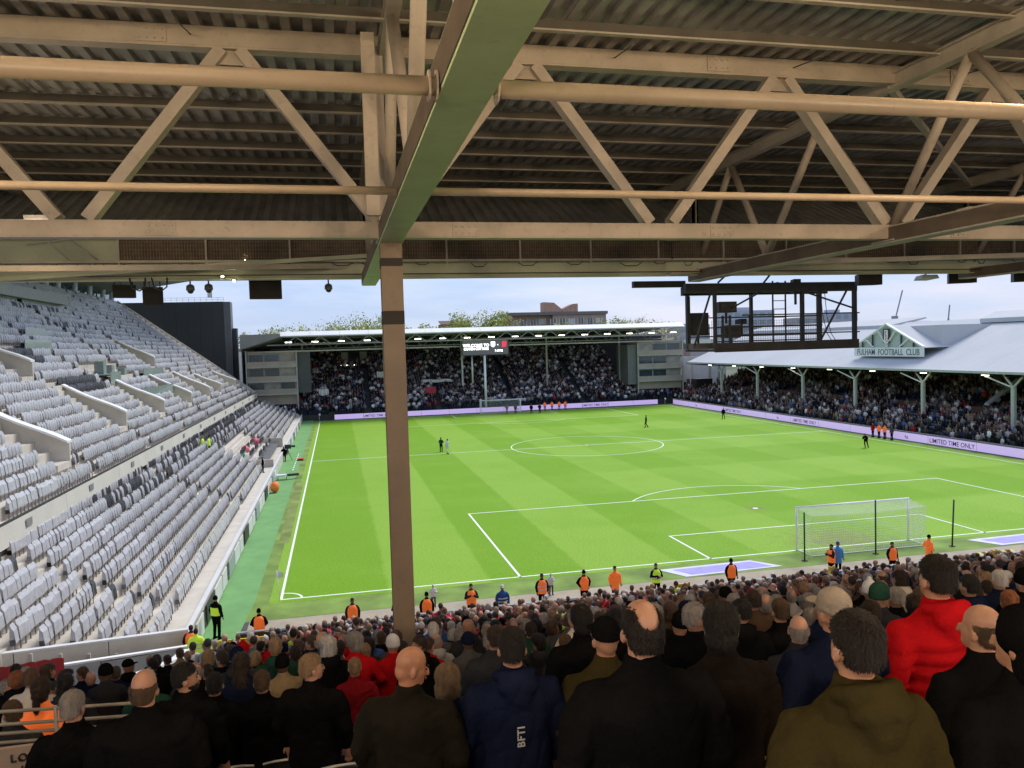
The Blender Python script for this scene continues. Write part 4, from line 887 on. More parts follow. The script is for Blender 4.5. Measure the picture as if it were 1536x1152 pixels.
# executive boxes at both ends of the far stand
def boxes(xa, xb, ztops, y, lab, nw):
    t = thing('executive_boxes', ((xa + xb) / 2, y, 4), lab, 'building')
    wl = mat('box_wall_taupe', (.38, .32, .25), .7, .1, .5); fr = mat('box_frame', (.38, .37, .34), .5)
    MB().box(xa, xb, y + .3, y + 6, 3, ztops[0][1] + .3).build('wall', wl, t)
    for (z0_, z1_) in ztops:
        MB().box(xa - .1, xb + .1, y - .5, y + .3, z0_ - .35, z0_ - .05).build('floor_slab', fr, t)
        MB().box(xa - .05, xb + .05, y - .45, y - .38, z0_ - .05, z0_ + .75).build('balcony_panel', wl, t)
        for i in range(nw):
            a = xa + .25 + (xb - xa - .3) * i / nw; c = a + (xb - xa - .3) / nw - .22
            w_ = MB().box(a, c, y + .16, y + .295, z0_ + .1, z1_ - .25).build('window', glass if (i + int(z0_)) % 3 else mat('curtained_glass', (.32, .29, .25), .3, .2, 1), t)
            f_ = MB().box(a - .08, a, y + .1, y + .3, z0_, z1_ - .2); f_.box(c, c + .08, y + .1, y + .3, z0_, z1_ - .2); f_.box(a, c, y + .1, y + .3, z1_ - .25, z1_ - .15)
            child(f_, 'window_frame', fr, w_, t)
    for x in (xa - .15, xb + .15): MB().box(x - .12, x + .12, y - .4, y - .1, 2, ztops[0][1] + .4).build('column', fr, t)
boxes(-12.2, -3.9, [(10.0, 12.3), (7.4, 9.8), (5.1, 7.2)], 105.2, 'three storey block of glazed boxes at the left end of the far stand', 3)
boxes(61.4, 70.6, [(9.9, 12.2), (7.3, 9.6), (4.8, 7.0)], 105.2, 'three storey block of glazed boxes at the right end of the far stand', 3)
MB().box(59.4, 61.2, 105.6, 112, 4, 11.8).build('stair_core', mat('core_grey', (.17, .17, .165), .7, .1), fs)
MB().box(-3.6, -1.4, 105.6, 108, 5, 12.5).build('stair_core', dcl, fs)
for x, w in ((4.9, 1.3), (8.6, 1.4)): MB().box(x - w / 2, x + w / 2, 122, 122.4, 8.4, 12.0).build('doorway_wall', mat('stairwell_wall', (.24, .22, .19), .7, .1), fs)
MB().box(4.0, 7.4, 120.3, 120.5, 9.3, 9.5).build('lit_sign', mat('lit_bulb_far', (1, .95, .8), emit=2.0, ecol=(1, .95, .8), var=0), fs)
# screen on two posts
sc_ = thing('video_screen', (30.3, 103, 10.6), 'dark video screen on a post above the far goal reading welcome', 'screen')
MB().box(25.85, 34.75, 102.75, 103.25, 10.7, 13.6).build('casing', mat('screen_casing', (.055, .055, .058), .4, .1), sc_)
MB().box(26.05, 34.55, 102.70, 102.745, 10.85, 13.45).build('display', mat('screen_display', (.06, .06, .065), .3, var=0, emit=.05, ecol=(.5, .5, .55)), sc_)
MB().tube([(30.15, 103, .4), (30.15, 103, 10.7)], .22, 14).build('post', white, sc_, True); MB().tube([(27.9, 103.8, 5.5), (27.9, 103.8, 10.7)], .16, 12).build('post', offw, sc_, True)
lit = mat('lit_white', (1, 1, 1), emit=1.1, ecol=(1, 1, 1), var=0); red = mat('lit_red', (.8, .02, .05), emit=.6, ecol=(.9, .03, .08), var=0)
F_ = lambda x, z: frame((x, 102.685, z), (1, 0, 0), (0, 0, 1))
place(text_mesh('WELCOME TO', .72, lit, bold=.018, font_scale=(1.05, 1)), 'lettering', sc_, F_(28.55, 12.35)); place(text_mesh('CRAVEN COTTAGE', .68, lit, bold=.02, font_scale=(.78, 1)), 'lettering', sc_, F_(28.55, 11.72))
place(text_mesh('v', .6, lit), 'lettering', sc_, F_(32.65, 12.45)); place(text_mesh('7.45PM', .5, lit, bold=.015), 'lettering', sc_, F_(32.8, 11.35))
cr_ = MB(); cr_.add([(31.35, 102.69, 12.45), (31.75, 102.69, 12.15), (32.15, 102.69, 12.45), (32.15, 102.69, 13.2), (31.35, 102.69, 13.2)], [(0, 1, 2, 3, 4)]); cr_.build('shield_emblem', lit, sc_)
cr_ = MB(); tr = [(33.4, 12.3), (33.5, 12.2), (33.85, 12.25), (34.15, 12.2), (34.25, 12.5), (34.3, 13.1), (34.1, 13.3), (33.85, 13.05), (33.7, 13.3), (33.45, 13.1), (33.55, 12.7)]
cr_.add([(x, 102.69, z) for x, z in tr], [tuple(range(len(tr)))]); cr_.build('tree_emblem', red, sc_)
# banners among the far crowd
for (x, i, w, lab) in ((-.2, 6, 1.8, 'white banner hung at the left of the far crowd'), (10.8, 13, 1.6, 'small white flag held up in the far crowd left of the pillar'), (19.6, 10, 5.5, 'long white strip banner in the far crowd right of the pillar'), (19.5, 5, 2.0, 'red and white flag low in the far crowd behind the goal')):
    y = FY0 + FDY * i - .35; z = fz(i) + 1.0; m_ = MATS['white_cloth'] if 'red' not in lab else mat('red_cloth2', (.5, .05, .07), .8)
    b = MB(); n_ = 10
    b.add([(x + w * k / n_, y + .08 * math.sin(k * 1.7), z + j * (.55 if w > 3 else 1.2) + .06 * math.sin(k)) for k in range(n_ + 1) for j in (0, 1)], [(2 * k, 2 * k + 2, 2 * k + 3, 2 * k + 1) for k in range(n_)])
    tag(b.build('banner', m_), lab, 'banner', 'banners in the far crowd')
# advertising screens, far side and right side
lila = mat('lilac_led_face', (.50, .40, .66), .4, .04, .3, emit=.30, ecol=(.62, .46, .86)); ink = mat('violet_ink', (.10, .05, .16), .5, var=0)
def ledrow(P0, P1, n, h, lab, name_lab, texts):
    P0, P1 = Vector(P0), Vector(P1); d = (P1 - P0) / n; dn = d.normalized(); nrm = dn.cross(Vector((0, 0, 1)))
    for i in range(n):
        a, c = P0 + d * i, P0 + d * (i + 1) - dn * .03
        t = thing('advertising_screen', ((a + c) / 2)[:], lab + ', ' + name_lab(i), 'advertising screen', lab)
        b = MB(); off = -nrm * .12
        vs = [a, c, c + off, a + off]; b.add([(p.x, p.y, .05) for p in vs] + [(p.x, p.y, h) for p in vs], [(0, 1, 5, 4), (1, 2, 6, 5), (2, 3, 7, 6), (3, 0, 4, 7), (4, 5, 6, 7), (0, 3, 2, 1)])
        b.build('cabinet', darkm, t)
        f = MB(); q = nrm * .004
        f.add([(a.x + q.x, a.y + q.y, .09), (c.x + q.x, c.y + q.y, .09), (c.x + q.x, c.y + q.y, h - .03), (a.x + q.x, a.y + q.y, h - .03)], [(0, 1, 2, 3)]); f.build('display_face', lila, t)
        if texts.get(i):
            m_ = (a + c) / 2 + nrm * .008; s_ = texts[i][1]
            place(text_mesh(texts[i][0], s_, ink, extrude=.002, bold=.006), 'lettering', t, frame((m_.x, m_.y, h * .5 - s_ * .34), dn, (0, 0, 1)))
far_l = ['behind the left corner', 'left of the brown pillar', 'just past the left corner', 'hidden by the brown pillar', 'right of the pillar', 'left of the far goal', 'behind the far goal', 'right of the far goal', 'behind the two dark figures', 'behind the orange bibs', 'right half of the far side', 'near the far right corner', 'at the far right corner']
ledrow((2.5, 102.4, 0), (64.5, 103.1, 0), 12, 1.0, 'lilac advertising screen beyond the far goal line', lambda i: ['at its left end', 'second from its left end', 'just left of the brown pillar', 'behind the brown pillar', 'left of the goal', 'behind the left goal post', 'behind the right goal post', 'just right of the goal', 'past the orange bibs', 'right of centre', 'second from the right corner', 'at the right corner'][i], {1: ('LIMITED TIME ONLY', .6), 6: ('hs', .6), 9: ('LIMITED TIME ONLY', .6)})
rl = ['at the far corner', 'second from the far corner', 'left of the halfway line', 'where the halfway line ends', 'behind the sitting steward', 'with small writing', 'left of the bending player', 'behind the bending player', 'behind the orange stewards', 'small logo left of the wording', 'bold wording LIMITED TIME ONLY', 'cut by the right picture edge', 'outside the right picture edge']
ledrow((67.0, 101.5, 0), (67.0, 14.0, 0), 13, 1.0, 'lilac advertising screen along the right touchline', lambda i: rl[i], {1: ('hs', .6), 3: ('LIMITED TIME ONLY', .62), 5: ('hs', .6), 6: ('LIMITED TIME ONLY', .62), 9: ('hs', .62), 10: ('LIMITED TIME ONLY', .7)})

# ------------------------------------------------------------------ right stand
jh = thing('right_side_stand', (78, 60, 0), 'old covered stand along the right touchline with a long pale grey roof', 'stand')
JX0, JDX, JN = 68.7, .76, 26
def jz(i): return .55 + .2 * i + .003 * i * i
for i in range(JN): MB().box(JX0 + JDX * (i - .5), JX0 + JDX * (i + .5) + (2 if i == JN - 1 else 0), 5, 104, jz(i) - .9, jz(i)).build('terrace_step', tread, jh)
MB().box(JX0 - .6, JX0 - .45, 5, 104, 0, .95).build('front_wall', conc, jh)
brk = mat('red_brown_brick', (.17, .085, .055), .85, .2, 2)
for y0_ in (24, 33.5, 46, 60, 74, 88):
    MB().box(76.2, 76.5, y0_, y0_ + 5.5, jz(9) - .2, jz(9) + 1.0).build('stairway_wall', brk, jh)
    MB().box(76.5, 79.5, y0_ + .1, y0_ + .3, jz(9), jz(12) + 1.0).build('stairway_wall', brk, jh)
MB().add([(77.0, 36.2, jz(10) + .9), (81.5, 36.2, jz(16) + 2.0), (81.5, 36.9, jz(16) + 2.0), (77.0, 36.9, jz(10) + .9), (77.0, 36.2, jz(10) + 1.1), (81.5, 36.2, jz(16) + 2.2), (81.5, 36.9, jz(16) + 2.2), (77, 36.9, jz(10) + 1.1)], [(0, 3, 2, 1), (4, 5, 6, 7), (0, 1, 5, 4), (1, 2, 6, 5), (2, 3, 7, 6), (3, 0, 4, 7)]).build('stair_cover', offw, jh)
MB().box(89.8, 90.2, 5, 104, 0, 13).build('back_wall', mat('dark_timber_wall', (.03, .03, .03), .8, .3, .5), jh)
groof = mat('pale_grey_roof_sheet', (.50, .505, .51), .85, .05, .15, dirt=.08, spec=.15)
EX, EZ, HX, HZ = 71.2, 7.95, 86.5, 14.0
for i in range(33):                                  # standing-seam sheets from eave to ridge
    a, c = 5 + i * 3.0, 5 + i * 3.0 + 2.985
    MB().add([(EX, a, EZ), (HX, a, HZ), (HX, c, HZ), (EX, c, EZ), (EX, a, EZ + .1), (HX, a, HZ + .1), (HX, c, HZ + .1), (EX, c, EZ + .1)], [(0, 3, 2, 1), (4, 5, 6, 7), (0, 1, 5, 4), (1, 2, 6, 5), (2, 3, 7, 6), (3, 0, 4, 7)]).build('roof_sheet', groof, jh)
    MB().add([(HX, a, HZ - .1), (97, a, 10), (97, c, 10), (HX, c, HZ - .1)], [(0, 1, 2, 3)]).build('rear_roof_sheet', groof, jh)
MB().box(EX - .12, EX - .02, 5, 104, EZ - .12, EZ + .14).build('gutter', mat('pale_gutter', (.5, .5, .46), .5), jh)
MB().box(EX, EX + 14, 103.6, 104, EZ - .2, EZ).build('end_beam', offw, jh)
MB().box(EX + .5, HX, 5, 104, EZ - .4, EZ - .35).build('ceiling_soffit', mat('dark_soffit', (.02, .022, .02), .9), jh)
MB().add([(84.6, 5, 13.5), (89, 5, 14.9), (89, 47.5, 14.9), (84.6, 45.5, 13.5), (84.6, 5, 14.05), (89, 5, 15.0), (89, 47.5, 15.0), (84.6, 45.5, 14.05)], [(4, 5, 6, 7), (0, 4, 7, 3), (3, 7, 6, 2), (0, 1, 5, 4)]).build('ridge_ventilator', groof, jh)
MB().add([(84.6, 62, 13.3), (89, 60, 14.6), (89, 104, 14.6), (84.6, 104, 13.3), (84.6, 62, 13.8), (89, 60, 14.8), (89, 104, 14.8), (84.6, 104, 13.8)], [(4, 5, 6, 7), (0, 4, 7, 3), (0, 1, 5, 4)]).build('ridge_ventilator', groof, jh)
colm = mat('cream_column_paint', (.52, .52, .44), .5, .08)
for y in (15.3, 27.9, 40.8, 53.4, 65.6, 78.7, 91.2):
    t = thing('roof_column', (72, y, .9), 'cream forked column of the right stand, ' + ORDL[{15.3: 0, 27.9: 1, 40.8: 2, 53.4: 3, 65.6: 4, 78.7: 5, 91.2: 6}[y]] + ' from the near end', 'column', 'row of cream columns of the right stand')
    MB().box(71.85, 72.15, y - .22, y + .22, 1.0, 6.6).build('shaft', colm, t)
    MB().box(71.8, 71.845, y - .04, y + .04, 1.8, 6.6).build('downpipe', offw, t)
    MB().box(71.78, 72.22, y - .28, y + .28, .9, 1.75).build('base', white, t)
    for s_ in (-1, 1): MB().beam((72, y + s_ * .1, 6.55), (72, y + s_ * 1.3, 7.75), .14, .2).build('fork_brace', colm, t)
    MB().beam((71.9, y + .2, 6.5), (71.6, y + 3.3, 7.55), .16, .12).build('strut', white, t)
for i in range(9):
    y = 22 + i * 9.1
    t = thing('eave_lamp', (71.5, y, 7.6), 'small lit lamp under the right stand eave, ' + ORDL[i] + ' from the camera', 'lamp', 'lamps under the right stand eave')
    MB().box(71.4, 71.7, y - .45, y + .45, 7.66, 7.74).build('housing', offw, t); MB().box(71.42, 71.68, y - .4, y + .4, 7.6, 7.655).build('lamp_panel', MATS['lit_lamp_panel'], t)
# gable with club name and emblem
gb = thing('gable_sign', (74, 49.4, 9.5), 'white timber gable on the right stand roof reading FULHAM FOOTBALL CLUB', 'sign')
GX, GA, GB_, GZ = 73.9, 56.0, 42.8, 10.6
MB().box(GX - .1, GX, GB_, GA, 9.48, GZ + .06).build('name_board', white, gb)
gy = (GA + GB_) / 2
for s_, e_ in ((1, GA), (-1, GB_)): MB().beam((GX - .1, e_ , GZ + .1), (GX - .1, gy, 13.72), .2, .34, up=(1, 0, 0)).build('bargeboard', white, gb)
MB().add([(GX + .1, GA, GZ), (GX + .1, GB_, GZ), (GX + .1, gy, 13.65)], [(0, 1, 2)]).build('gable_infill', mat('pale_infill', (.50, .53, .52), .6, .05), gb)
for a, az, c, czz in ((51.0, 12.9, 49.2, 10.75), (47.6, 12.9, 49.6, 10.75), (53.5, 11.8, 52.0, 10.75), (45.3, 11.8, 46.9, 10.75)): MB().beam((GX - .12, a, az), (GX - .12, c, czz), .14, .24, up=(1, 0, 0)).build('timber_strut', white, gb)
for y, z1_ in ((54.2, 11.5), (52.15, 12.45), (46.7, 12.55), (44.5, 11.5)): MB().box(GX - .16, GX - .06, y - .1, y + .1, GZ + .1, z1_).build('black_post', darkm, gb)
# emblem: shield with black outer bands, white centre and red letters
eb = MB(); sh_ = [(-.62, .35), (0, 0), (.62, .35), (.62, 2.15), (-.62, 2.15)]
eb.add([(GX - .2, gy - a, 10.95 + z) for a, z in sh_] + [(GX - .14, gy - a, 10.95 + z) for a, z in sh_], [(0, 1, 2, 3, 4)] + [(i, i + 5, (i + 1) % 5 + 5, (i + 1) % 5) for i in range(5)])
em = eb.build('shield_emblem', darkm, gb)
e2 = MB(); sh2 = [(-.36, .45), (0, .25), (.36, .45), (.36, 2.0), (-.36, 2.0)]; e2.add([(GX - .206, gy - a, 10.95 + z) for a, z in sh2], [(0, 1, 2, 3, 4)]); child(e2, 'shield_centre', white, em, gb)
redp = mat('red_emblem_print', (.55, .03, .04), .5)
for k, ch in enumerate('FFC'): 
    o = place(text_mesh(ch, .62, redp, extrude=.003, bold=.02), 'emblem_letter', em, frame((GX - .215, gy + (.1 - .1 * k), 12.35 - k * .45), (0, -1, 0), (0, 0, 1))); o.location -= Vector(gb.location)
place(text_mesh('FULHAM  FOOTBALL  CLUB', 1.12, mat('dark_grey_print', (.12, .13, .13), .5, var=0), extrude=.01, bold=.004, font_scale=(.86, 1)), 'lettering', gb, frame((GX - .115, gy, 9.68), (0, -1, 0), (0, 0, 1)))
MB().add([(GX + .12, gy, 13.6), (88, gy, 13.6), (GX + .12, GB_ + .1, GZ), (80, GB_ + .1, GZ), (GX + .12, GA - .1, GZ), (80, GA - .1, GZ)], [(0, 1, 3, 2), (0, 4, 5, 1)]).build('gable_roof', groof, gb)
MB().add([(77, 43.4, 10.1), (77, 52.5, 10.1), (77, 52.5, 13.37), (77, 43.4, 13.37), (84.9, 43.4, 13.37), (84.9, 52.5, 13.37), (84.9, 43.4, 13.2), (84.9, 52.5, 13.2)], [(0, 1, 2, 3), (3, 2, 5, 4), (0, 3, 4, 6), (1, 7, 5, 2)]).build('side_dormer', groof, gb)
# stuff in the gap between the far and right stands
gp = thing('corner_structure', (76, 106, 0), 'dark cabin and white posts in the gap at the far right corner', 'cabin')
MB().box(73.5, 77, 104.5, 107, 1, 4.6).build('cabin', darkm, gp); MB().box(72, 84, 112, 112.4, 0, 9).build('pale_wall', offw, gp)
for x in (72.5, 74, 78, 80): MB().box(x, x + .5, 108, 108.5, 1, 9).build('post', offw, gp)
# ------------------------------------------------------------------ beyond the ground
leafA = mat('spring_leaf', (.40, .43, .12), .9, .35, .3); leafB = mat('pale_spring_leaf', (.40, .37, .17), .9, .3, .3); bark = mat('bark', (.09, .07, .05), .9, .3, 1)
def tree(x, y, h, r, lab, m_, dens=2600, ls=.5, sx=1.25):
    h += 1.0 if x > 12 else 1.9; r *= 1.3; dens = int(dens * 2.4); ls *= 1.15
    t = thing('tree', (x, y, 0), lab, 'tree', 'trees beyond the far stand')
    tr = MB().tube([(x, y, 0), (x + .2, y, h * .35), (x, y + .2, h * .7)], [.45, .3, .12], 8)
    for i in range(9):
        a = rng.uniform(0, 2 * PI); z0_ = h * rng.uniform(.35, .65)
        tr.tube([(x, y, z0_), (x + sx * r * .4 * math.cos(a), y + r * .4 * math.sin(a), z0_ + h * .14), (x + sx * r * .8 * math.cos(a), y + r * .8 * math.sin(a), z0_ + h * .24)], [.14, .08, .03], 6)
    tr.build('trunk', bark, t, True)
    nc = 40; cc = []
    for i in range(nc):
        a = nrng.uniform(0, 2 * PI); rr = r * math.sqrt(nrng.uniform(0, 1)) * .8; zz = h - r * .9 + nrng.uniform(-.95, .55) * r * math.sqrt(max(.05, 1 - (rr / r) ** 2))
        cc.append((x + sx * rr * math.cos(a), y + rr * math.sin(a), zz, r * nrng.uniform(.26, .46)))
    P_ = []
    for i in range(dens):
        c = cc[nrng.integers(nc)]; v = nrng.normal(size=3); v /= np.linalg.norm(v); q = np.array(c[:3]) + v * c[3] * nrng.uniform(.55, 1.08)
        a1 = nrng.normal(size=3); a1 /= np.linalg.norm(a1); a2 = np.cross(a1, v + .1); a2 /= np.linalg.norm(a2) + 1e-6; s_ = ls * nrng.uniform(.5, 1.2)
        P_ += [q - a1 * s_ * .5, q + a2 * s_ * .35, q + a1 * s_ * .5, q - a2 * s_ * .35]
    P_ = np.array(P_) - np.array([x, y, 0]); F_q = np.arange(len(P_)).reshape(-1, 4)
    o = bpy.data.objects.new('crown', np_mesh('crown', P_, F_q, [m_])); COL.objects.link(o); o.parent = t
T_ = [(-13, 177, 17.8, 5, 'low green tree second from the left end of the row beyond the far roof', leafA, 1800), (24, 184, 19.0, 4.5, 'green tree half hidden behind the pillar', leafA, 1800), (-17.5, 178, 17.6, 5, 'thin sparse tree at the left end of the row beyond the far stand', leafB, 900), (-9, 176, 18.3, 6, 'low yellow-green tree beyond the far roof at the left', leafA, 2600), (-1.5, 182, 19.4, 6, 'rounded yellow-green tree left of the pillar, second crown', leafA, 3000), (4.8, 180, 18.0, 4.5, 'thin bare-branched tree between two green crowns left of the pillar', leafB, 500),
      (11, 178, 21.6, 6.4, 'tallest green tree just left of the pillar', leafA, 3600), (17.5, 180, 19.3, 4.5, 'narrow green tree almost touching the pillar on its left', leafB, 1800), (30, 178, 18.9, 5.0, 'low bushy tree just right of the pillar', leafA, 2600), (37.5, 176, 19.0, 4.5, 'low tree in front of the small brick roof', leafA, 2200),
      (43.5, 174, 23.6, 6.0, 'big rounded yellow-green tree left of the brick building', leafA, 3800), (50, 176, 20.0, 4.2, 'smaller tree at the foot of the brick building, left end', leafB, 1800), (66, 170, 18.2, 4, 'low green shrub-like tree in front of the brick building', leafA, 1600), (80, 172, 19.2, 4.2, 'green tree at the right end of the brick building', leafA, 1800), (90, 178, 20.6, 5.5, 'brownish bare tree right of the brick building', leafB, 900), (98, 180, 19.6, 5, 'brownish bare tree by the scaffold gantry', leafB, 800), (-13.7, 150, 12, 4, 'dark green tree seen in the gap beside the dark slab', leafA, 1500)]
for x, y, h, r, lab, m_, dn in T_: tree(x, y, h, r, lab, m_, dn)
brick = mat('brown_brick', (.46, .28, .19), .85, .15, 1.5); bg_ = mat('grey_brown_wall', (.42, .31, .24), .8, .12, 1)
ab = thing('brick_building', (70, 192, 0), 'brown brick building with two tower blocks on its roof beyond the far stand', 'building')
MB().box(54.3, 67.5, 190, 202, 0, 21.3).build('wall', bg_, ab); MB().box(67.5, 84.5, 188, 202, 0, 21.3).build('wall', bg_, ab)
MB().box(53.6, 84.9, 187.4, 202.5, 21.3, 22.2).build('roof_slab', mat('slate_grey', (.20, .17, .16), .8, .1), ab)
MB().add([(65.3, 190, 22.2), (71, 190, 22.2), (71, 194, 22.2), (65.3, 194, 22.2), (65.3, 190, 25.3), (68.6, 190, 25.1), (70.8, 190, 23.3), (65.3, 194, 25.3), (68.6, 194, 25.1), (70.8, 194, 23.3)], [(0, 1, 6, 5, 4), (0, 4, 7, 3), (4, 5, 8, 7), (5, 6, 9, 8), (1, 2, 9, 6)]).build('roof_tower', brick, ab)
MB().add([(71.3, 189.5, 22.2), (76, 189.5, 22.2), (76, 194, 22.2), (71.3, 194, 22.2), (71.3, 189.5, 23.2), (74.4, 189.5, 24.6), (76, 189.5, 24.7), (71.3, 194, 23.2), (74.4, 194, 24.6), (76, 194, 24.7)], [(0, 1, 6, 5, 4), (0, 4, 7, 3), (4, 5, 8, 7), (5, 6, 9, 8), (1, 2, 9, 6)]).build('roof_tower', brick, ab)
for i in range(10):
    x = 55.2 + i * 2.9; y = 189.95 if x < 66.5 else 187.95
    for z in (18.6,) if i % 4 == 3 else (18.4, 15.2):
        w_ = MB().box(x, x + 1.7, y - .06, y, z, z + 1.7).build('window', glass if i % 3 else mat('pale_blind', (.5, .5, .47), .6), ab)
        f_ = MB().box(x - .12, x, y - .1, y, z - .1, z + 1.8); f_.box(x + 1.7, x + 1.82, y - .1, y, z - .1, z + 1.8); f_.box(x + .8, x + .9, y - .1, y - .061, z, z + 1.7); child(f_, 'window_frame', white, w_, ab)
for z in (17.6, 14.4): MB().box(67, 84.8, 187.0, 187.9, z, z + .3).build('balcony_slab', offw, ab)
t = thing('brick_house', (37, 188, 0), 'small red brick roof showing between trees right of the pillar', 'house')
MB().box(33.5, 42, 187, 194, 0, 19.2).build('wall', mat('red_brick', (.25, .12, .08), .85, .15), t); MB().add([(33, 186.5, 19.2), (42.5, 186.5, 19.2), (42.5, 190.5, 20.3), (33, 190.5, 20.3)], [(0, 1, 2, 3)]).build('roof', mat('dark_tile', (.14, .08, .06), .8), t)
# distant pale city to the right
def tower(x, y, w, h, lab, m_, rows=6):
    t = thing('distant_building', (x, y, 0), lab, 'building', 'distant buildings on the right horizon'); MB().box(x - w / 2, x + w / 2, y, y + 12, 0, h).build('wall', m_, t)
    MB().box(x - w * .2, x + w * .1, y + 2, y + 6, h, h + h * .06).build('rooftop_plant', m_, t)
    n_ = max(2, int(w / 4))
    for r_ in range(rows):
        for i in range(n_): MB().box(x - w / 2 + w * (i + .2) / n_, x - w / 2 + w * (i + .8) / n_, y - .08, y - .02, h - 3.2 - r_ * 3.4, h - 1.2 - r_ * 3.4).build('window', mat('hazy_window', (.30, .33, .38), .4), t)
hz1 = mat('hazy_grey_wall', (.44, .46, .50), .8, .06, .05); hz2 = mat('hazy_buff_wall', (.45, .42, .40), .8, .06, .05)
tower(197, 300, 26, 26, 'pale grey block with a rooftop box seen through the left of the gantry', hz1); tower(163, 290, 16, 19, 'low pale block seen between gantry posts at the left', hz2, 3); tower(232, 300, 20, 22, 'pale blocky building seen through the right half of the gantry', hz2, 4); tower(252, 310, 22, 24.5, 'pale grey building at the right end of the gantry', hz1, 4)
t = thing('terraced_house', (95, 150, 0), 'pinkish gabled house in the gap under the left foot of the gantry', 'house')
MB().box(84, 92, 146, 152, 0, 10.5).build('wall', mat('pink_brick', (.36, .24, .19), .8, .12, 1), t); MB().add([(83.6, 145.8, 10.5), (92.4, 145.8, 10.5), (88, 145.8, 13.2), (83.6, 152, 10.5), (92.4, 152, 10.5), (88, 152, 13.2)], [(0, 1, 2), (0, 2, 5, 3), (1, 4, 5, 2), (3, 5, 4)]).build('roof', mat('grey_slates', (.20, .22, .18), .8, .1), t)
for x in (85.5, 88.5): MB().box(x, x + 1.4, 145.9, 145.98, 7, 9).build('window', glass, t)
t = thing('terraced_house', (100, 152, 0), 'second gabled house with a dark grey roof beside the pink one', 'house')
MB().box(94, 104, 150, 156, 0, 10.2).build('wall', hz2, t); MB().add([(93.6, 149.8, 10.2), (104.4, 149.8, 10.2), (104.4, 153, 12.6), (93.6, 153, 12.6)], [(0, 1, 2, 3)]).build('roof', MATS['grey_slates'], t)
def crane(x, y, h, jib, lab, cab=True):
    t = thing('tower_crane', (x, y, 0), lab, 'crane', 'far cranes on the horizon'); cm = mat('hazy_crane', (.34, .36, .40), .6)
    MB().beam((x, y, 0), (x, y, h), .9, .9).build('mast', cm, t); MB().beam((x, y, h), (x + jib[0], y, h + jib[1]), .6, .6).build('jib', cm, t)
    if cab: MB().box(x - 2, x + 1.5, y - 1, y + 1, h - 1, h + 2.5).build('cab', cm, t)
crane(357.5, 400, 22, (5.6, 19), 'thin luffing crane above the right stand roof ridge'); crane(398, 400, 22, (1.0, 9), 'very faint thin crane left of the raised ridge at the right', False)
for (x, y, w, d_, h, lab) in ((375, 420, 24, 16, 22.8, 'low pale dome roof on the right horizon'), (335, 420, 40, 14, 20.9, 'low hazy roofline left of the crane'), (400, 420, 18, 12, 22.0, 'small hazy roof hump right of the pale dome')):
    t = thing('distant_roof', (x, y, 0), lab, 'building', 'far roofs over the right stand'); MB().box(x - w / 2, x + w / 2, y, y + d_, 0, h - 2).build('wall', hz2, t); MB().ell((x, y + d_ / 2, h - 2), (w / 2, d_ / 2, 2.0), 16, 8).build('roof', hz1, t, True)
# ------------------------------------------------------------------ people
def fused(mb, name, voxel, smooth_it=3, cut=None, folds=0.0, seed=0, fs_=9.0, ridge=False, quilt=0):
    me = mb.mesh('tmp', []); o = bpy.data.objects.new('tmp', me); COL.objects.link(o)
    r = o.modifiers.new('r', 'REMESH'); r.mode = 'VOXEL'; r.voxel_size = voxel
    s = o.modifiers.new('s', 'SMOOTH'); s.iterations = smooth_it; s.factor = .5
    me2 = bpy.data.meshes.new_from_object(o.evaluated_get(bpy.context.evaluated_depsgraph_get()))
    bpy.data.objects.remove(o); bpy.data.meshes.remove(me)
    n = len(me2.vertices); co = np.empty(n * 3); me2.vertices.foreach_get('co', co); co = co.reshape(-1, 3)
    if folds:
        nr = np.empty(n * 3); me2.vertices.foreach_get('normal', nr); nr = nr.reshape(-1, 3)
        d = np.array([noise.noise(Vector((x * 5 + seed, y * 5, z * fs_ + x * 3))) + .5 * noise.noise(Vector((x * 13 + seed, y * 13, z * 16))) for x, y, z in co])
        if ridge: d = d * .6 + np.array([-1.6 * max(0, .22 - abs(noise.noise(Vector((x * 6 + seed * 3, y * 6 + z * 2, z * 5 - x * 4))))) / .22 + .5 * noise.noise(Vector((x * 24, y * 24, z * 24))) for x, y, z in co]) * .55
        if quilt: d = d * .4 + np.array([-1.6 * math.exp(-(((z - .03) % .082 - .041) / .011) ** 2) if z < 1.30 else 0 for x, y, z in co])
        co = co + nr * (d * folds)[:, None]; me2.vertices.foreach_set('co', co.ravel())
    if cut is not None:
        import bmesh
        bm = bmesh.new(); bm.from_mesh(me2); dv = [v for v in bm.verts if cut(v.co)]; bmesh.ops.delete(bm, geom=dv, context='VERTS'); bm.to_mesh(me2); bm.free()
    me2.name = name; me2.polygons.foreach_set('use_smooth', [True] * len(me2.polygons)); me2.materials.clear(); me2.materials.append(None); me2.update()
    return me2
HZ_ = 1.635
def head_part(b, yaw=0, tilt=0):
    Rz = Matrix.Rotation(yaw, 3, 'Z') @ Matrix.Rotation(tilt, 3, 'X'); c0 = Vector((0, 0, 1.55))
    def e(c, r):
        b.ell(c0 + Rz @ (Vector(c) - c0), tuple(q * .96 for q in r), 18, 12, rot=Rz)
    e((0, -.008, 1.655), (.075, .094, .092)); e((0, .03, 1.605), (.062, .066, .088)); e((0, .055, 1.555), (.042, .042, .042)); e((0, -.03, 1.60), (.062, .066, .07))
    e((0, .10, 1.605), (.012, .02, .026)); e((0, .112, 1.592), (.014, .014, .010))
    for s in (-1, 1): e((s * .078, -.002, 1.605), (.011, .021, .033))
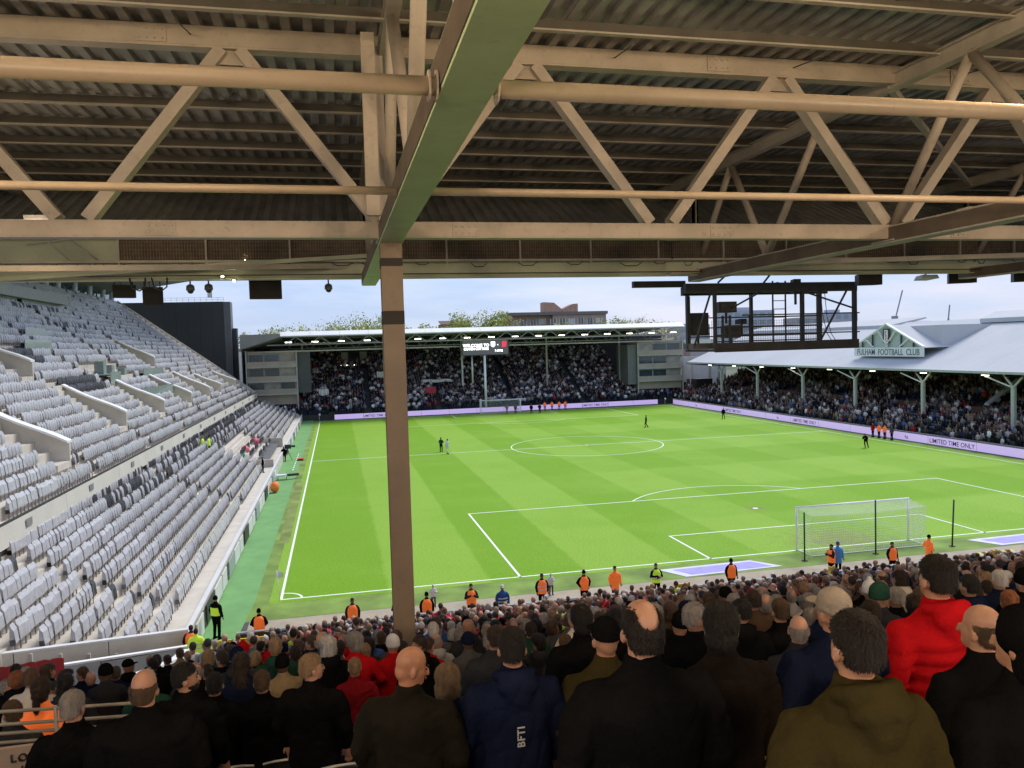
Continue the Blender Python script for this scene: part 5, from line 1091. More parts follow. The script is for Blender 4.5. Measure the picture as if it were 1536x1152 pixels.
def hand(b, c, d, s):
    c = Vector(c); d = Vector(d).normalized(); side = d.cross(Vector((0, 0, 1)))
    if side.length < .3: side = Vector((0, 1, 0))
    side.normalize(); nrm = d.cross(side)
    b.tube([c - d * .03, c + d * .02, c + d * .085], [.03, .036, .032], 8)
    for k, l in enumerate((.06, .075, .07, .055)):
        q = c + d * .08 + side * (-.027 + .018 * k); b.tube([q, q + d * l * .55 + nrm * .008, q + d * l + nrm * .028], [.0105, .0095, .008], 6)
    b.tube([c + d * .02 - side * .03, c + d * .05 - side * .055, c + d * .085 - side * .06 + nrm * .01], [.013, .011, .009], 6)
ARMS = {
    'relaxed': (((.20, 0, 1.40), (.275, -.03, 1.13), (.265, .07, .90)), ((-.20, 0, 1.40), (-.275, -.03, 1.13), (-.265, .07, .90))),
    'pockets': (((.20, 0, 1.40), (.31, -.08, 1.16), (.20, .11, .99)), ((-.20, 0, 1.40), (-.31, -.08, 1.16), (-.20, .11, .99))),
    'folded': (((.20, 0, 1.40), (.28, .03, 1.14), (-.04, .21, 1.16)), ((-.20, 0, 1.40), (-.28, .03, 1.12), (.06, .20, 1.10))),
    'raised': (((.20, 0, 1.40), (.28, .14, 1.22), (.12, .32, 1.42)), ((-.20, 0, 1.40), (-.275, -.03, 1.13), (-.25, .10, .92))),
    'overhead': (((.20, 0, 1.40), (.33, .08, 1.58), (.16, .14, 1.82)), ((-.20, 0, 1.40), (-.33, .08, 1.58), (-.16, .14, 1.82))),
    'clap': (((.20, 0, 1.40), (.27, .08, 1.14), (.05, .30, 1.30)), ((-.20, 0, 1.40), (-.27, .08, 1.14), (-.05, .30, 1.30))),
}
LEGS = {'stand': (((.095, 0, .92), (.11, .02, .50), (.12, -.01, .09)), ((-.095, 0, .92), (-.11, .02, .50), (-.12, -.01, .09))),
        'walk': (((.095, 0, .92), (.10, .16, .52), (.10, .10, .10)), ((-.095, 0, .92), (-.11, .0, .50), (-.11, -.26, .12))),
        'bend': (((.10, -.05, .92), (.14, .10, .52), (.16, -.02, .09)), ((-.10, -.05, .92), (-.14, .10, .52), (-.16, -.02, .09)))}
def body_mesh(pose, yaw, tilt, voxel, legs='stand', lean=0):
    b = MB(); 
    b.tube([(0, -.02, 1.38), (0, -.012, 1.46), (0, .0, 1.58)], [.075, .06, .056], 14)
    b.rings([(0, 0, .86, .14, .10), (0, 0, 1.0, .135, .09), (0, 0, 1.2, .15, .10), (0, 0, 1.33, .14, .09), (0, 0, 1.40, .08, .06)], 14)
    head_part(b, yaw, tilt)
    for arm in ARMS[pose]:
        s, e, w = (Vector(p) for p in arm); s = Vector((s.x * .8, s.y, s.z - .06)); b.tube([Vector((s.x * .2, 0, 1.33)), s, e, w], [.04, .04, .035, .024], 10); hand(b, w + (w - e).normalized() * .02, w - e, 1)
    for leg in LEGS[legs]:
        h, k, f = (Vector(p) for p in leg); b.tube([h, k, f], [.075, .05, .035], 10); b.tube([f + Vector((0, -.05, -.05)), f + Vector((0, .05, -.06)), f + Vector((0, .15, -.07))], [.03, .035, .03], 8)
    return fused(b, 'person_body', voxel, 2)
def jacket_mesh(pose, voxel, bulk=1.0, hood=0, length=.80, collar=1, folds=.006, seed=0, quilt=0, scarf=0):
    b = MB(); k = bulk
    b.rings([(0, 0, length, .205 * k, .150 * k), (0, 0, length + .12, .195 * k, .142 * k), (0, 0, 1.12, .192 * k, .138 * k), (0, -.005, 1.25, .205 * k, .142 * k), (0, -.012, 1.34, .208 * k, .134 * k), (0, -.015, 1.395, .175 * k, .115 * k), (0, -.015, 1.44, .125 * k, .095), (0, -.012, 1.475, .09, .08), (0, -.01, 1.505, .072, .072)], 22, 2.3)
    if collar: b.rings([(0, -.01, 1.44, .098, .088), (0, -.008, 1.50, .078, .078), (0, -.006, 1.535, .074, .076)], 16, 2.1)
    if hood:
        b.ell((0, -.115 * k, 1.455), (.125, .062, .075), 16, 10); b.ell((0, -.125 * k, 1.40), (.085, .05, .075), 14, 9); b.tube([(.115, -.03, 1.49), (.09, -.09, 1.505), (0, -.12, 1.515), (-.09, -.09, 1.505), (-.115, -.03, 1.49)], [.03, .034, .036, .034, .03], 10)
    if quilt:
        for i in range(7):
            z = length + .05 + i * .075; b.rings([(0, 0, z, .19 * k, .14 * k), (0, 0, z + .035, .216 * k, .16 * k), (0, 0, z + .07, .19 * k, .14 * k)], 22, 2.3)
    for arm in ARMS[pose]:
        s, e, w = (Vector(p) for p in arm); s = Vector((s.x * k, s.y, s.z - .052)); e = Vector((e.x * (k * .5 + .5), e.y, e.z)); sd = 1 if s.x > 0 else -1
        b.tube([(sd * .09, -.012, 1.385), s + Vector((-.015 * sd, 0, 0)), s + (e - s) * .3, e, e + (w - e) * .5, w], [.07, .082 * k, .078 * k, .062 * k, .055 * k, .046], 12)
        b.ell(e, (.066 * k,) * 3, 10, 8)
    return fused(b, 'jacket', voxel, 7 if voxel < .02 else 3, folds=folds, seed=seed, ridge=voxel < .02, quilt=quilt)
def trouser_mesh(legs, voxel, folds=.005):
    b = MB(); b.rings([(0, 0, .80, .17, .125), (0, 0, .90, .178, .128), (0, 0, 1.0, .165, .115), (0, 0, 1.04, .15, .10)], 18)
    for leg in LEGS[legs]:
        h, k, f = (Vector(p) for p in leg); b.tube([h, h + (k - h) * .5, k, k + (f - k) * .5, f + Vector((0, 0, -.02))], [.105, .09, .072, .066, .06], 12)
    return fused(b, 'trousers', voxel, 3, folds=folds, seed=3)
def shoe_mesh(legs):
    b = MB()
    for leg in LEGS[legs]:
        f = Vector(leg[2]); b.rings([(f.x, f.y + .05, f.z - .09, .05, .14), (f.x, f.y + .05, f.z - .05, .05, .135), (f.x, f.y, f.z - .01, .045, .07)], 12)
    me = b.mesh('shoes', [None], True); return me
# hair: own frame with the origin on the neck axis (0,0,1.55) so that it turns with the head
def hair_mesh(kind, voxel):
    b = MB(); O_ = Vector((0, 0, 1.55)); e = lambda c, r: b.ell(Vector(c) - O_, tuple(q * .965 for q in r), 20, 14)
    if kind == 'short':
        e((0, -.012, 1.662), (.083, .102, .094)); e((0, -.045, 1.61), (.071, .066, .07)); cut = lambda c: (c.y > .01 and c.z < .11 + .35 * (c.y - .01)) or c.z < .03 or (abs(c.x) > .066 and c.z < .075 and c.y > -.03)
    elif kind == 'thick':
        e((0, -.012, 1.668), (.092, .112, .102)); e((0, -.05, 1.60), (.08, .07, .085)); e((0, .04, 1.70), (.075, .065, .055)); cut = lambda c: (c.y > .03 and c.z < .11 + .3 * (c.y - .01)) or (abs(c.x) > .07 and c.z < .06 and c.y > -.03)
    elif kind == 'bob':
        e((0, -.015, 1.668), (.093, .11, .10)); e((0, -.035, 1.595), (.092, .085, .095)); e((.06, .0, 1.57), (.035, .05, .08)); e((-.06, .0, 1.57), (.035, .05, .08)); cut = lambda c: (c.y > .045 and c.z < .12)
    elif kind == 'long':
        e((0, -.015, 1.668), (.092, .11, .10)); e((0, -.05, 1.57), (.092, .07, .12)); e((0, -.085, 1.44), (.085, .045, .15)); e((.05, -.06, 1.42), (.045, .045, .12)); e((-.05, -.06, 1.42), (.045, .045, .12)); cut = lambda c: (c.y > .045 and c.z < .12)
    elif kind == 'ponytail':
        e((0, -.012, 1.665), (.084, .103, .095)); e((0, -.045, 1.61), (.071, .066, .07)); e((0, -.13, 1.65), (.03, .035, .03)); e((0, -.145, 1.56), (.028, .026, .09)); cut = lambda c: (c.y > .01 and c.z < .11 + .35 * c.y)
    elif kind == 'balding':
        e((0, -.016, 1.648), (.084, .102, .088)); e((0, -.045, 1.60), (.074, .068, .075)); cut = lambda c: (c.y > .02 and c.z < .12) or c.z < .015 or ((c.x / .047) ** 2 + ((c.z - .155) / .046) ** 2 + ((c.y + .09) / .065) ** 2 < 1) or (abs(c.x) > .066 and c.z < .06 and c.y > -.03)
    elif kind == 'fringe':
        e((0, -.016, 1.640), (.081, .100, .082)); e((0, -.045, 1.60), (.070, .066, .07)); cut = lambda c: c.y > -.012 + .25 * (c.z - .05) or c.z > .118 - .15 * abs(c.x) or c.z < .012
    elif kind == 'beanie':
        e((0, -.008, 1.675), (.089, .108, .105)); b.rings([(0, -.008, .055 + .0, .088, .104), (0, -.008, .105, .092, .108)], 20, 2.0); cut = lambda c: c.z < .058
    elif kind == 'bobble':
        e((0, -.008, 1.675), (.089, .108, .105)); e((0, -.01, 1.79), (.032, .032, .032)); b.rings([(0, -.008, .055, .088, .104), (0, -.008, .105, .092, .108)], 20, 2.0); cut = lambda c: c.z < .058
    elif kind == 'cap':
        e((0, -.008, 1.678), (.086, .104, .088)); b.rings([(0, -.008, .085, .085, .103), (0, -.008, .11, .087, .105)], 20, 2.0); b.ell((0, .125, .105), (.07, .07, .009), 16, 8); cut = lambda c: c.z < .083 and c.y < .05
    elif kind == 'hooded':
        e((0, -.02, 1.665), (.105, .125, .115)); e((0, -.05, 1.57), (.10, .085, .12)); cut = lambda c: c.y > .065
    me = fused(b, kind + '_hair' if kind not in ('beanie', 'cap', 'bobble', 'hooded') else kind, voxel, 2, cut=cut, folds=.003 if kind in ('short', 'thick', 'bob', 'long', 'balding', 'fringe', 'ponytail') else 0.001, seed=5, fs_=30)
    if kind in ('beanie', 'cap', 'bobble', 'hooded'): return me
    # short strands over the scalp so the outline and sheen read as hair
    hi_ = voxel < .012; n = (5200 if hi_ else 900); ln_ = {'short': .0125, 'fringe': .011, 'balding': .011, 'thick': .034, 'bob': .045, 'long': .07, 'ponytail': .04}[kind]; wd = .0022 if hi_ else .006
    V0 = np.empty(len(me.vertices) * 3); me.vertices.foreach_get('co', V0); V0 = V0.reshape(-1, 3); N0 = np.empty(len(me.vertices) * 3); me.vertices.foreach_get('normal', N0); N0 = N0.reshape(-1, 3)
    idx = nrng.integers(0, len(V0), n); p = V0[idx] + nrng.normal(0, .003, (n, 3)); nn = N0[idx]
    crown = np.array([0, -.055, .20]); t = p - crown; t /= np.linalg.norm(t, axis=1)[:, None] + 1e-6; t = t - nn * (t * nn).sum(1)[:, None]; t += np.array([0, 0, -.5]) * (.3 if kind == 'short' else 1) + nrng.normal(0, .28, (n, 3)); t = t - nn * (t * nn).sum(1)[:, None]; t /= np.linalg.norm(t, axis=1)[:, None] + 1e-6
    up_ = .28 if kind in ('short', 'thick') else .2; L = ln_ * nrng.uniform(.5, 1.2, (n, 1)); side = np.cross(t, nn); side /= np.linalg.norm(side, axis=1)[:, None] + 1e-6
    a = p - nn * .002; m1 = p + t * L * .5 + nn * L * up_ * .6; e1 = p + t * L + nn * L * up_ * .55; q = side * wd
    Vn = np.stack([a - q, a + q, m1 + q * .8, m1 - q * .8, e1 + q * .2, e1 - q * .2], 1).reshape(-1, 3); o_ = len(V0) + np.arange(n) * 6
    old = [tuple(f.vertices) for f in me.polygons]; new = [f for b0 in o_ for f in ((b0, b0 + 1, b0 + 2, b0 + 3), (b0 + 3, b0 + 2, b0 + 4, b0 + 5))]
    m2 = bpy.data.meshes.new(kind + '_hair'); m2.from_pydata(np.concatenate([V0, Vn]).tolist(), [], old + new); m2.polygons.foreach_set('use_smooth', [True] * (len(old) + len(new))); m2.materials.append(None); bpy.data.meshes.remove(me)
    return m2
HAIRPART = {k: 'hair' for k in ('short', 'thick', 'bob', 'long', 'ponytail', 'balding', 'fringe')}; HAIRPART.update(beanie='woolly_hat', bobble='woolly_hat', cap='cap', hooded='hood')

CLOTH = {}
def cm(name, col, v=.12):
    m = mat('cloth_' + name.replace(' ', '_'), col, .85, v, 7, .35, 45, obj=True, spec=.0); CLOTH[name] = m; return m
for n_, c_ in dict(black=(.007, .007, .0075), charcoal=(.028, .029, .033), navy=(.009, .013, .032), **{'dark grey': (.07, .07, .072), 'mid grey': (.16, .16, .165), 'light grey': (.33, .33, .34), 'red': (.40, .008, .012), 'dark red': (.20, .01, .015), 'olive': (.038, .031, .012), 'tan': (.26, .19, .11), 'cream': (.55, .50, .42), 'white': (.62, .62, .62), 'dark green': (.02, .06, .04), 'teal': (.05, .22, .22), 'blue': (.05, .11, .32), 'brown': (.07, .045, .03), 'purple': (.10, .05, .16), 'khaki': (.15, .135, .08)}).items(): cm(n_, c_)
HAIRM = {n_: mat('hair_' + n_.replace(' ', '_'), c_, .6, .3, 22, .6, 90, obj=True, spec=.3) for n_, c_ in {'dark brown': (.03, .019, .012), 'black': (.012, .010, .009), 'brown': (.08, .048, .026), 'deep brown': (.012, .008, .006), 'grey': (.24, .22, .20), 'white': (.45, .43, .40), 'fair': (.26, .17, .09), 'ginger': (.22, .08, .03)}.items()}
for m_ in HAIRM.values():
    t_ = m_.node_tree; tcn = [n for n in t_.nodes if n.type == 'TEX_COORD'][0]; mpn = t_.nodes.new('ShaderNodeMapping'); mpn.inputs[3].default_value = (1.6, 1.6, .28)
    t_.links.new(tcn.outputs['Object'], mpn.inputs[0])
    for n in t_.nodes:
        if n.type == 'TEX_NOISE': t_.links.new(mpn.outputs[0], n.inputs[0])
SKIN = [mat('skin_' + n_, c_, .5, .08, 12, .1, 60, obj=True) for n_, c_ in (('fair', (.46, .25, .17)), ('light', (.40, .21, .13)), ('tan', (.30, .15, .09)), ('brown', (.13, .065, .04)))]
HIVO = mat('hivis_orange', (.90, .17, .03), .7, .08, 5, .2, 30, obj=True, emit=.12, ecol=(1, .2, .03)); HIVY = mat('hivis_yellow', (.50, .72, .05), .7, .08, 5, .2, 30, obj=True, emit=.10, ecol=(.6, .9, .05)); REFL = mat('reflective_tape', (.6, .6, .58), .3, .05)  # vest cloth is given a faint glow of its own

def obj_with(me, name, m, parent, loc=(0, 0, 0), rz=0, rx=0):
    o = bpy.data.objects.new(name, me); COL.objects.link(o)
    if parent is not None: o.parent = parent
    o.location = loc; o.rotation_euler = (rx, 0, rz)
    if not me.materials: me.materials.append(None)
    o.material_slots[0].link = 'OBJECT'; o.material_slots[0].material = m
    return o
CACHE = {}
def cached(key, fn):
    if key not in CACHE: CACHE[key] = fn()
    return CACHE[key]
def person(loc, rz, sc, pose, yaw, hair, hairm, jm, tm, skin, label, group='crowd in the near stand', hi=False, hood=0, bulk=1.0, legs='stand', length=.80, quilt=0, tilt=0, seed=0, cat='person', name='person', trm=None):
    vx = .0125 if hi else .026
    bm_ = cached(('b', pose, round(yaw, 1), tilt, legs, hi), lambda: body_mesh(pose, yaw, tilt, .0095 if hi else .022, legs))
    o = obj_with(bm_, name, skin, None, loc, rz); o.scale = (sc, sc, sc) if not isinstance(sc, tuple) else sc
    tag(o, label, cat, group)
    jme = cached(('j', pose, bulk, hood, length, quilt, hi, seed if hi else 0), lambda: jacket_mesh(pose, vx, bulk, hood, length, 1, .009 if hi else .006, seed, quilt))
    obj_with(jme, 'jacket', jm, o)
    obj_with(cached(('t', legs, hi), lambda: trouser_mesh(legs, .03)), 'trousers', tm, o)
    obj_with(cached(('s', legs), lambda: shoe_mesh(legs)), 'shoes', CLOTH['black'], o)
    if hair != 'bald':
        h = obj_with(cached(('h', hair, hi), lambda: hair_mesh(hair, .0085 if hi else .016)), HAIRPART[hair], hairm, o, (0, 0, 1.55), yaw)
        if tilt: h.rotation_euler = (Matrix.Rotation(yaw, 3, 'Z') @ Matrix.Rotation(tilt, 3, 'X')).to_euler()
    return o
def face_bits(o, yaw, tilt=0, brow=None):
    Rz = (Matrix.Rotation(yaw, 4, 'Z') @ Matrix.Rotation(tilt, 4, 'X')); eb_ = mat('eye_dark', (.03, .02, .015), .2)
    T0 = Matrix.Translation((0, 0, 1.55))
    for s in (-1, 1):
        b = MB().ell((s * .028, .088, .078), (.011, .006, .006), 10, 6); me = b.mesh('eye', [eb_], True); e = bpy.data.objects.new('eye', me); COL.objects.link(e); e.parent = o; e.matrix_local = T0 @ Rz
        b = MB().tube([(s * .012, .095, .098), (s * .03, .094, .103), (s * .045, .084, .098)], [.004, .005, .003], 6); me = b.mesh('eyebrow', [brow or HAIRM['dark brown']], True); e = bpy.data.objects.new('eyebrow', me); COL.objects.link(e); e.parent = o; e.matrix_local = T0 @ Rz
    b = MB().tube([(-.022, .096, .018), (0, .104, .019), (.022, .096, .018)], [.003, .005, .003], 6); me = b.mesh('mouth', [mat('lip', (.25, .09, .07), .4)], True); e = bpy.data.objects.new('mouth', me); COL.objects.link(e); e.parent = o; e.matrix_local = T0 @ Rz
def at_row(u, v, k):
    d = FW + RT * ((u - 768) / 1170.87) - UP * ((v - 576) / 1170.87); t = (ROWS[k] - CAMP.y) / d.y; return CAMP + d * t
HIPOS = []
def hero(u, v, k, **kw):
    p = at_row(u, v, k); zf = rake(ROWS[k]); sc = (p.z - zf) / HZ_; w = kw.pop('w', sc); sc = max(.88, min(1.12, sc))
    HIPOS.append((p.x, ROWS[k], k)); return person((p.x, ROWS[k], p.z - HZ_ * sc), kw.pop('rz', 0), sc, hi=True, **kw)
C_ = CLOTH; H_ = HAIRM
G0 = None
hero(1283, 965, 37, pose='relaxed', yaw=0, hair='short', hairm=H_['deep brown'], jm=C_['olive'], tm=C_['black'], skin=SKIN[1], hood=1, bulk=1.12, seed=1, group=G0, label='close man in an olive hooded jacket with short dark brown hair, lower right')
hero(962, 940, 36, pose='relaxed', yaw=0, hair='balding', hairm=H_['deep brown'], jm=C_['black'], tm=C_['black'], skin=SKIN[1], bulk=1.2, seed=2, group=G0, label='broad man in a plain black coat with a bald crown')
hero(1082, 940, 35, pose='relaxed', yaw=-.5, hair='thick', hairm=H_['black'], jm=mat('cloth_dark_brown_leather', (.011, .008, .006), .85, .2, 5, .3, 30, obj=True, spec=.05), tm=C_['black'], skin=SKIN[1], bulk=1.12, seed=3, group=G0, label='man with thick black hair and dark brown jacket, right of the bald crown')
o = hero(1405, 865, 35, pose='pockets', yaw=0, hair='short', hairm=H_['deep brown'], jm=C_['red'], tm=C_['black'], skin=SKIN[1], hood=1, bulk=1.1, quilt=1, seed=4, group=G0, label='tall man in a bright red quilted hooded jacket, dark hair')
o = hero(612, 998, 34, pose='relaxed', yaw=-1.0, rz=-.4, hair='bald', hairm=None, jm=mat('cloth_dark_waxed', (.013, .011, .007), .85, .2, 5, .3, 25, obj=True, spec=.06), tm=C_['black'], skin=mat('skin_ruddy', (.42, .19, .10), .45, .08, 12, .1, 60, obj=True), bulk=1.15, tilt=-.25, seed=5, group=G0, label='bald man turned right under the pillar in a dark waxed jacket')
face_bits(o, -1.0, -.25)
hero(671, 1020, 33, pose='relaxed', yaw=0, hair='bob', hairm=H_['fair'], jm=C_['navy'], tm=C_['black'], skin=SKIN[0], hood=0, bulk=.98, seed=6, group=G0, label='person with short fair hair in a navy top beside the bald man')
nv = hero(768, 970, 34, pose='relaxed', yaw=-.15, hair='short', hairm=H_['black'], jm=C_['navy'], tm=C_['black'], skin=SKIN[1], hood=1, bulk=1.15, seed=7, group=G0, label='man in a navy jacket with white vertical letters on its back')
tm_ = text_mesh('BFTI', .062, mat('white_letter_print', (.5, .5, .5), .6, var=0), extrude=.0015, bold=.001, spacing=1.1)
lt = bpy.data.objects.new('lettering', tm_); COL.objects.link(lt); lt.parent = nv; lt.matrix_local = frame((.02, -.185, 1.18), (0, -.05, 1), (-1, 0, 0))
hero(908, 955, 34, pose='relaxed', yaw=.1, hair='cap', hairm=C_['black'], jm=C_['olive'], tm=C_['black'], skin=SKIN[1], bulk=1.1, seed=8, group=G0, label='man in a black cap and olive jumper left of the bald crown')
hero(872, 930, 31, pose='relaxed', yaw=0, hair='thick', hairm=H_['black'], jm=C_['black'], tm=C_['black'], skin=SKIN[1], bulk=1.1, seed=9, group=G0, label='dark haired person in black half hidden behind the black cap')
cb = hero(1250, 915, 35, pose='relaxed', yaw=.1, hair='cap', hairm=mat('cloth_beige_cap', (.30, .25, .19), .8, .15, 9, .3, 40, obj=True), jm=C_['navy'], tm=C_['black'], skin=SKIN[1], bulk=1.2, seed=10, group=G0, label='man in a beige baseball cap with a pale back strap and navy jacket')
for c in list(cb.children):
    if c.name.startswith('cap'):
        ob = MB().ell((0, -.100, .088), (.040, .014, .026), 16, 10); o2 = bpy.data.objects.new('cap_opening', ob.mesh('cap_opening', H_['deep brown'], True)); COL.objects.link(o2); o2.parent = c
        ob = MB().tube([(-.058, -.084, .092), (-.03, -.106, .087), (0, -.112, .086), (.03, -.106, .087), (.058, -.084, .092)], .0065, 8); o2 = bpy.data.objects.new('cap_strap', ob.mesh('cap_strap', offw, True)); COL.objects.link(o2); o2.parent = c
hero(1472, 940, 36, pose='relaxed', yaw=.35, hair='fringe', hairm=H_['brown'], jm=C_['black'], tm=C_['black'], skin=SKIN[1], bulk=1.05, seed=11, group=G0, label='bald man with brown side hair in a black jacket near the right edge')
hero(1535, 960, 37, pose='relaxed', yaw=.3, hair='hooded', hairm=C_['black'], jm=C_['black'], tm=C_['black'], skin=SKIN[1], bulk=1.1, seed=12, group=G0, label='dark hooded person cut off by the right picture edge')
hero(1198, 943, 33, pose='relaxed', yaw=-.5, hair='fringe', hairm=H_['grey'], jm=C_['charcoal'], tm=C_['black'], skin=SKIN[0], bulk=1.1, seed=13, group=G0, label='balding grey haired man in a charcoal coat left of the beige cap')
hero(1307, 918, 32, pose='relaxed', yaw=-.3, hair='short', hairm=H_['dark brown'], jm=C_['black'], tm=C_['black'], skin=SKIN[1], bulk=1.05, seed=14, group=G0, label='dark haired man in black with a red collar between beige cap and red jacket')
hero(1170, 915, 31, pose='relaxed', yaw=0, hair='short', hairm=H_['brown'], jm=C_['black'], tm=C_['black'], skin=SKIN[1], bulk=1.1, seed=15, group=G0, label='short haired man in black behind the balding grey haired man')
hero(110, 1058, 32, pose='relaxed', yaw=-.3, hair='short', hairm=H_['grey'], jm=C_['black'], tm=C_['black'], skin=SKIN[0], bulk=1.12, seed=16, group=G0, label='grey haired person in black at the lower left by the railing')
hero(217, 1030, 33, pose='relaxed', yaw=-.2, hair='fringe', hairm=H_['brown'], jm=C_['black'], tm=C_['black'], skin=SKIN[1], bulk=1.25, seed=17, group=G0, label='big man in black with a thinning crown, second from the left')
o = hero(278, 1015, 31, pose='relaxed', yaw=-1.1, rz=-.3, hair='short', hairm=H_['black'], jm=C_['black'], tm=C_['black'], skin=SKIN[1], bulk=1.1, seed=18, group=G0, label='dark haired bearded man in black looking to the right')
face_bits(o, -1.1); bd = fused(MB().ell((0, .055, .0), (.05, .05, .045), 14, 10).ell((0, .03, .01), (.062, .05, .04), 14, 10), 'beard', .012, 1, cut=lambda c: c.z > .028); b_ = obj_with(bd, 'beard', H_['black'], o, (0, .0, 1.55), -1.1)
hero(322, 1026, 30, pose='relaxed', yaw=0, hair='short', hairm=H_['black'], jm=C_['black'], tm=C_['black'], skin=SKIN[1], bulk=1.05, seed=19, group=G0, label='man in black with pale shoulder stripe right of the bearded man')
hero(393, 1022, 30, pose='relaxed', yaw=0, hair='short', hairm=H_['brown'], jm=C_['black'], tm=C_['black'], skin=SKIN[0], bulk=1.2, seed=20, group=G0, label='wide man in black with light brown hair left of the striped seats')
o = hero(467, 1000, 31, pose='relaxed', yaw=-.9, rz=-.3, hair='short', hairm=H_['fair'], jm=C_['black'], tm=C_['black'], skin=SKIN[0], bulk=1.12, seed=21, group=G0, label='fair haired man in black turned right beside the red top')
face_bits(o, -.9)
hero(532, 1000, 28, pose='relaxed', yaw=0, hair='short', hairm=H_['fair'], jm=C_['dark red'], tm=C_['mid grey'], skin=SKIN[0], bulk=1.0, seed=22, length=.92, group=G0, label='person in a dark red top and grey trousers in the aisle')
hero(62, 1035, 29, pose='relaxed', yaw=0, hair='ponytail', hairm=H_['dark brown'], jm=HIVO, tm=C_['black'], skin=SKIN[1], bulk=1.0, seed=23, group=G0, label='steward with dark hair in an orange vest at the lower left railing')
hero(18, 1068, 30, pose='relaxed', yaw=.8, hair='short', hairm=H_['brown'], jm=C_['charcoal'], tm=C_['black'], skin=SKIN[1], bulk=1.0, seed=24, group=G0, label='man looking left at the left picture edge behind the railing')
hero(736, 960, 28, pose='relaxed', yaw=-.8, hair='short', hairm=H_['grey'], jm=C_['charcoal'], tm=C_['black'], skin=SKIN[0], bulk=1.05, seed=25, group=G0, label='grey haired person looking right just behind the navy jacket')
hero(796, 945, 26, pose='relaxed', yaw=0, hair='short', hairm=H_['dark brown'], jm=C_['dark green'], tm=C_['black'], skin=SKIN[1], bulk=1.1, seed=26, group=G0, label='man in a dark green tracksuit top right of the navy jacket')
hero(848, 965, 29, pose='relaxed', yaw=0, hair='short', hairm=H_['brown'], jm=C_['charcoal'], tm=C_['black'], skin=SKIN[1], bulk=1.05, seed=27, group=G0, label='man in a blue-grey coat between the navy jacket and the black cap')

# fill the rest of the near stand
HAIRS = [('short', 30), ('thick', 10), ('bob', 8), ('long', 6), ('balding', 9), ('fringe', 9), ('beanie', 9), ('bobble', 3), ('cap', 7), ('ponytail', 4), ('bald', 5)]
HC = [('dark brown', 26), ('black', 16), ('brown', 22), ('grey', 20), ('white', 8), ('fair', 10), ('ginger', 3)]
JC = [('black', 26), ('navy', 14), ('charcoal', 12), ('dark grey', 9), ('mid grey', 6), ('light grey', 4), ('red', 11), ('dark red', 4), ('olive', 3), ('tan', 3), ('cream', 2), ('white', 3), ('dark green', 3), ('teal', 1), ('blue', 3), ('brown', 4), ('purple', 1), ('khaki', 2)]
def pick(l):
    r = rng.uniform(0, sum(w for _, w in l))
    for a, w in l:
        r -= w
        if r <= 0: return a
    return l[-1][0]
cand = []
for k in range(0, 34):
    y = ROWS[k]; x = X0 + .35 + rng.uniform(0, .3)
    while x < 40:
        if x < (.3 if k < 3 else -.6 if k < 15 else -.9 if k < 21 else -2.4): x += .5; continue
        px = x + rng.uniform(-.1, .1); py = y + rng.uniform(-.12, .12)
        u, v, z = shot((px, py, rake(y) + 1.65))
        ok = z > 2.5 and -30 < u < 1570 and rng.random() < (.9 if k < 26 else .82)
        if k >= 26: ok = ok and all(abs(px - hx) > .42 or abs(k - hk) > 0 for hx, hy, hk in HIPOS) 
        if k >= 28: ok = ok and u > 700 and all(abs(px - hx) > .30 or abs(k - hk) > 1 for hx, hy, hk in HIPOS)
        if k >= 31: ok = ok and u > 1000
        if 24 <= k < 28: ok = ok and not (x < 1.4 and rng.random() < .25)
        if abs(px - 4.06) < .38 and abs(py + 27) < .4: ok = False
        if ok: cand.append((z, px, py, k, u, v))
        x += .51 + (1.1 if abs((x % 11.0) - 10.6) < .26 and k > 0 else 0) * .8
cand.sort()
near, farr = cand[:300 - 0], cand[300:]
LM = [(-99, 60, 'at the left picture edge'), (60, 160, 'by the sloping white rail'), (160, 290, 'below the corner wall'), (290, 360, 'under the yellow gate'), (360, 420, 'below the corner flag'), (420, 500, 'below the touchline end'), (500, 575, 'just left of the pillar'), (575, 640, 'behind the bald man'), (640, 720, 'just right of the pillar'), (720, 800, 'behind the navy jacket'), (800, 880, 'below the box corner'), (880, 960, 'behind the black cap'), (960, 1040, 'behind the bald crown'), (1040, 1130, 'behind the brown jacket'), (1130, 1200, 'below goal left post'), (1200, 1290, 'behind the beige cap'), (1290, 1370, 'below goal right post'), (1370, 1440, 'behind the red jacket'), (1440, 1510, 'by hooded person'), (1510, 1700, 'at the right picture edge')]
def lm(u):
    for a, b_, t_ in LM:
        if a <= u < b_: return t_
    return LM[-1][2]
HN = {'short': '{c} short hair', 'thick': 'thick {c} hair', 'bob': 'bobbed {c} hair', 'long': 'long {c} hair', 'ponytail': '{c} ponytail', 'balding': '{c} thinning hair', 'fringe': '{c} side hair', 'bald': 'bald head'}
desc = []
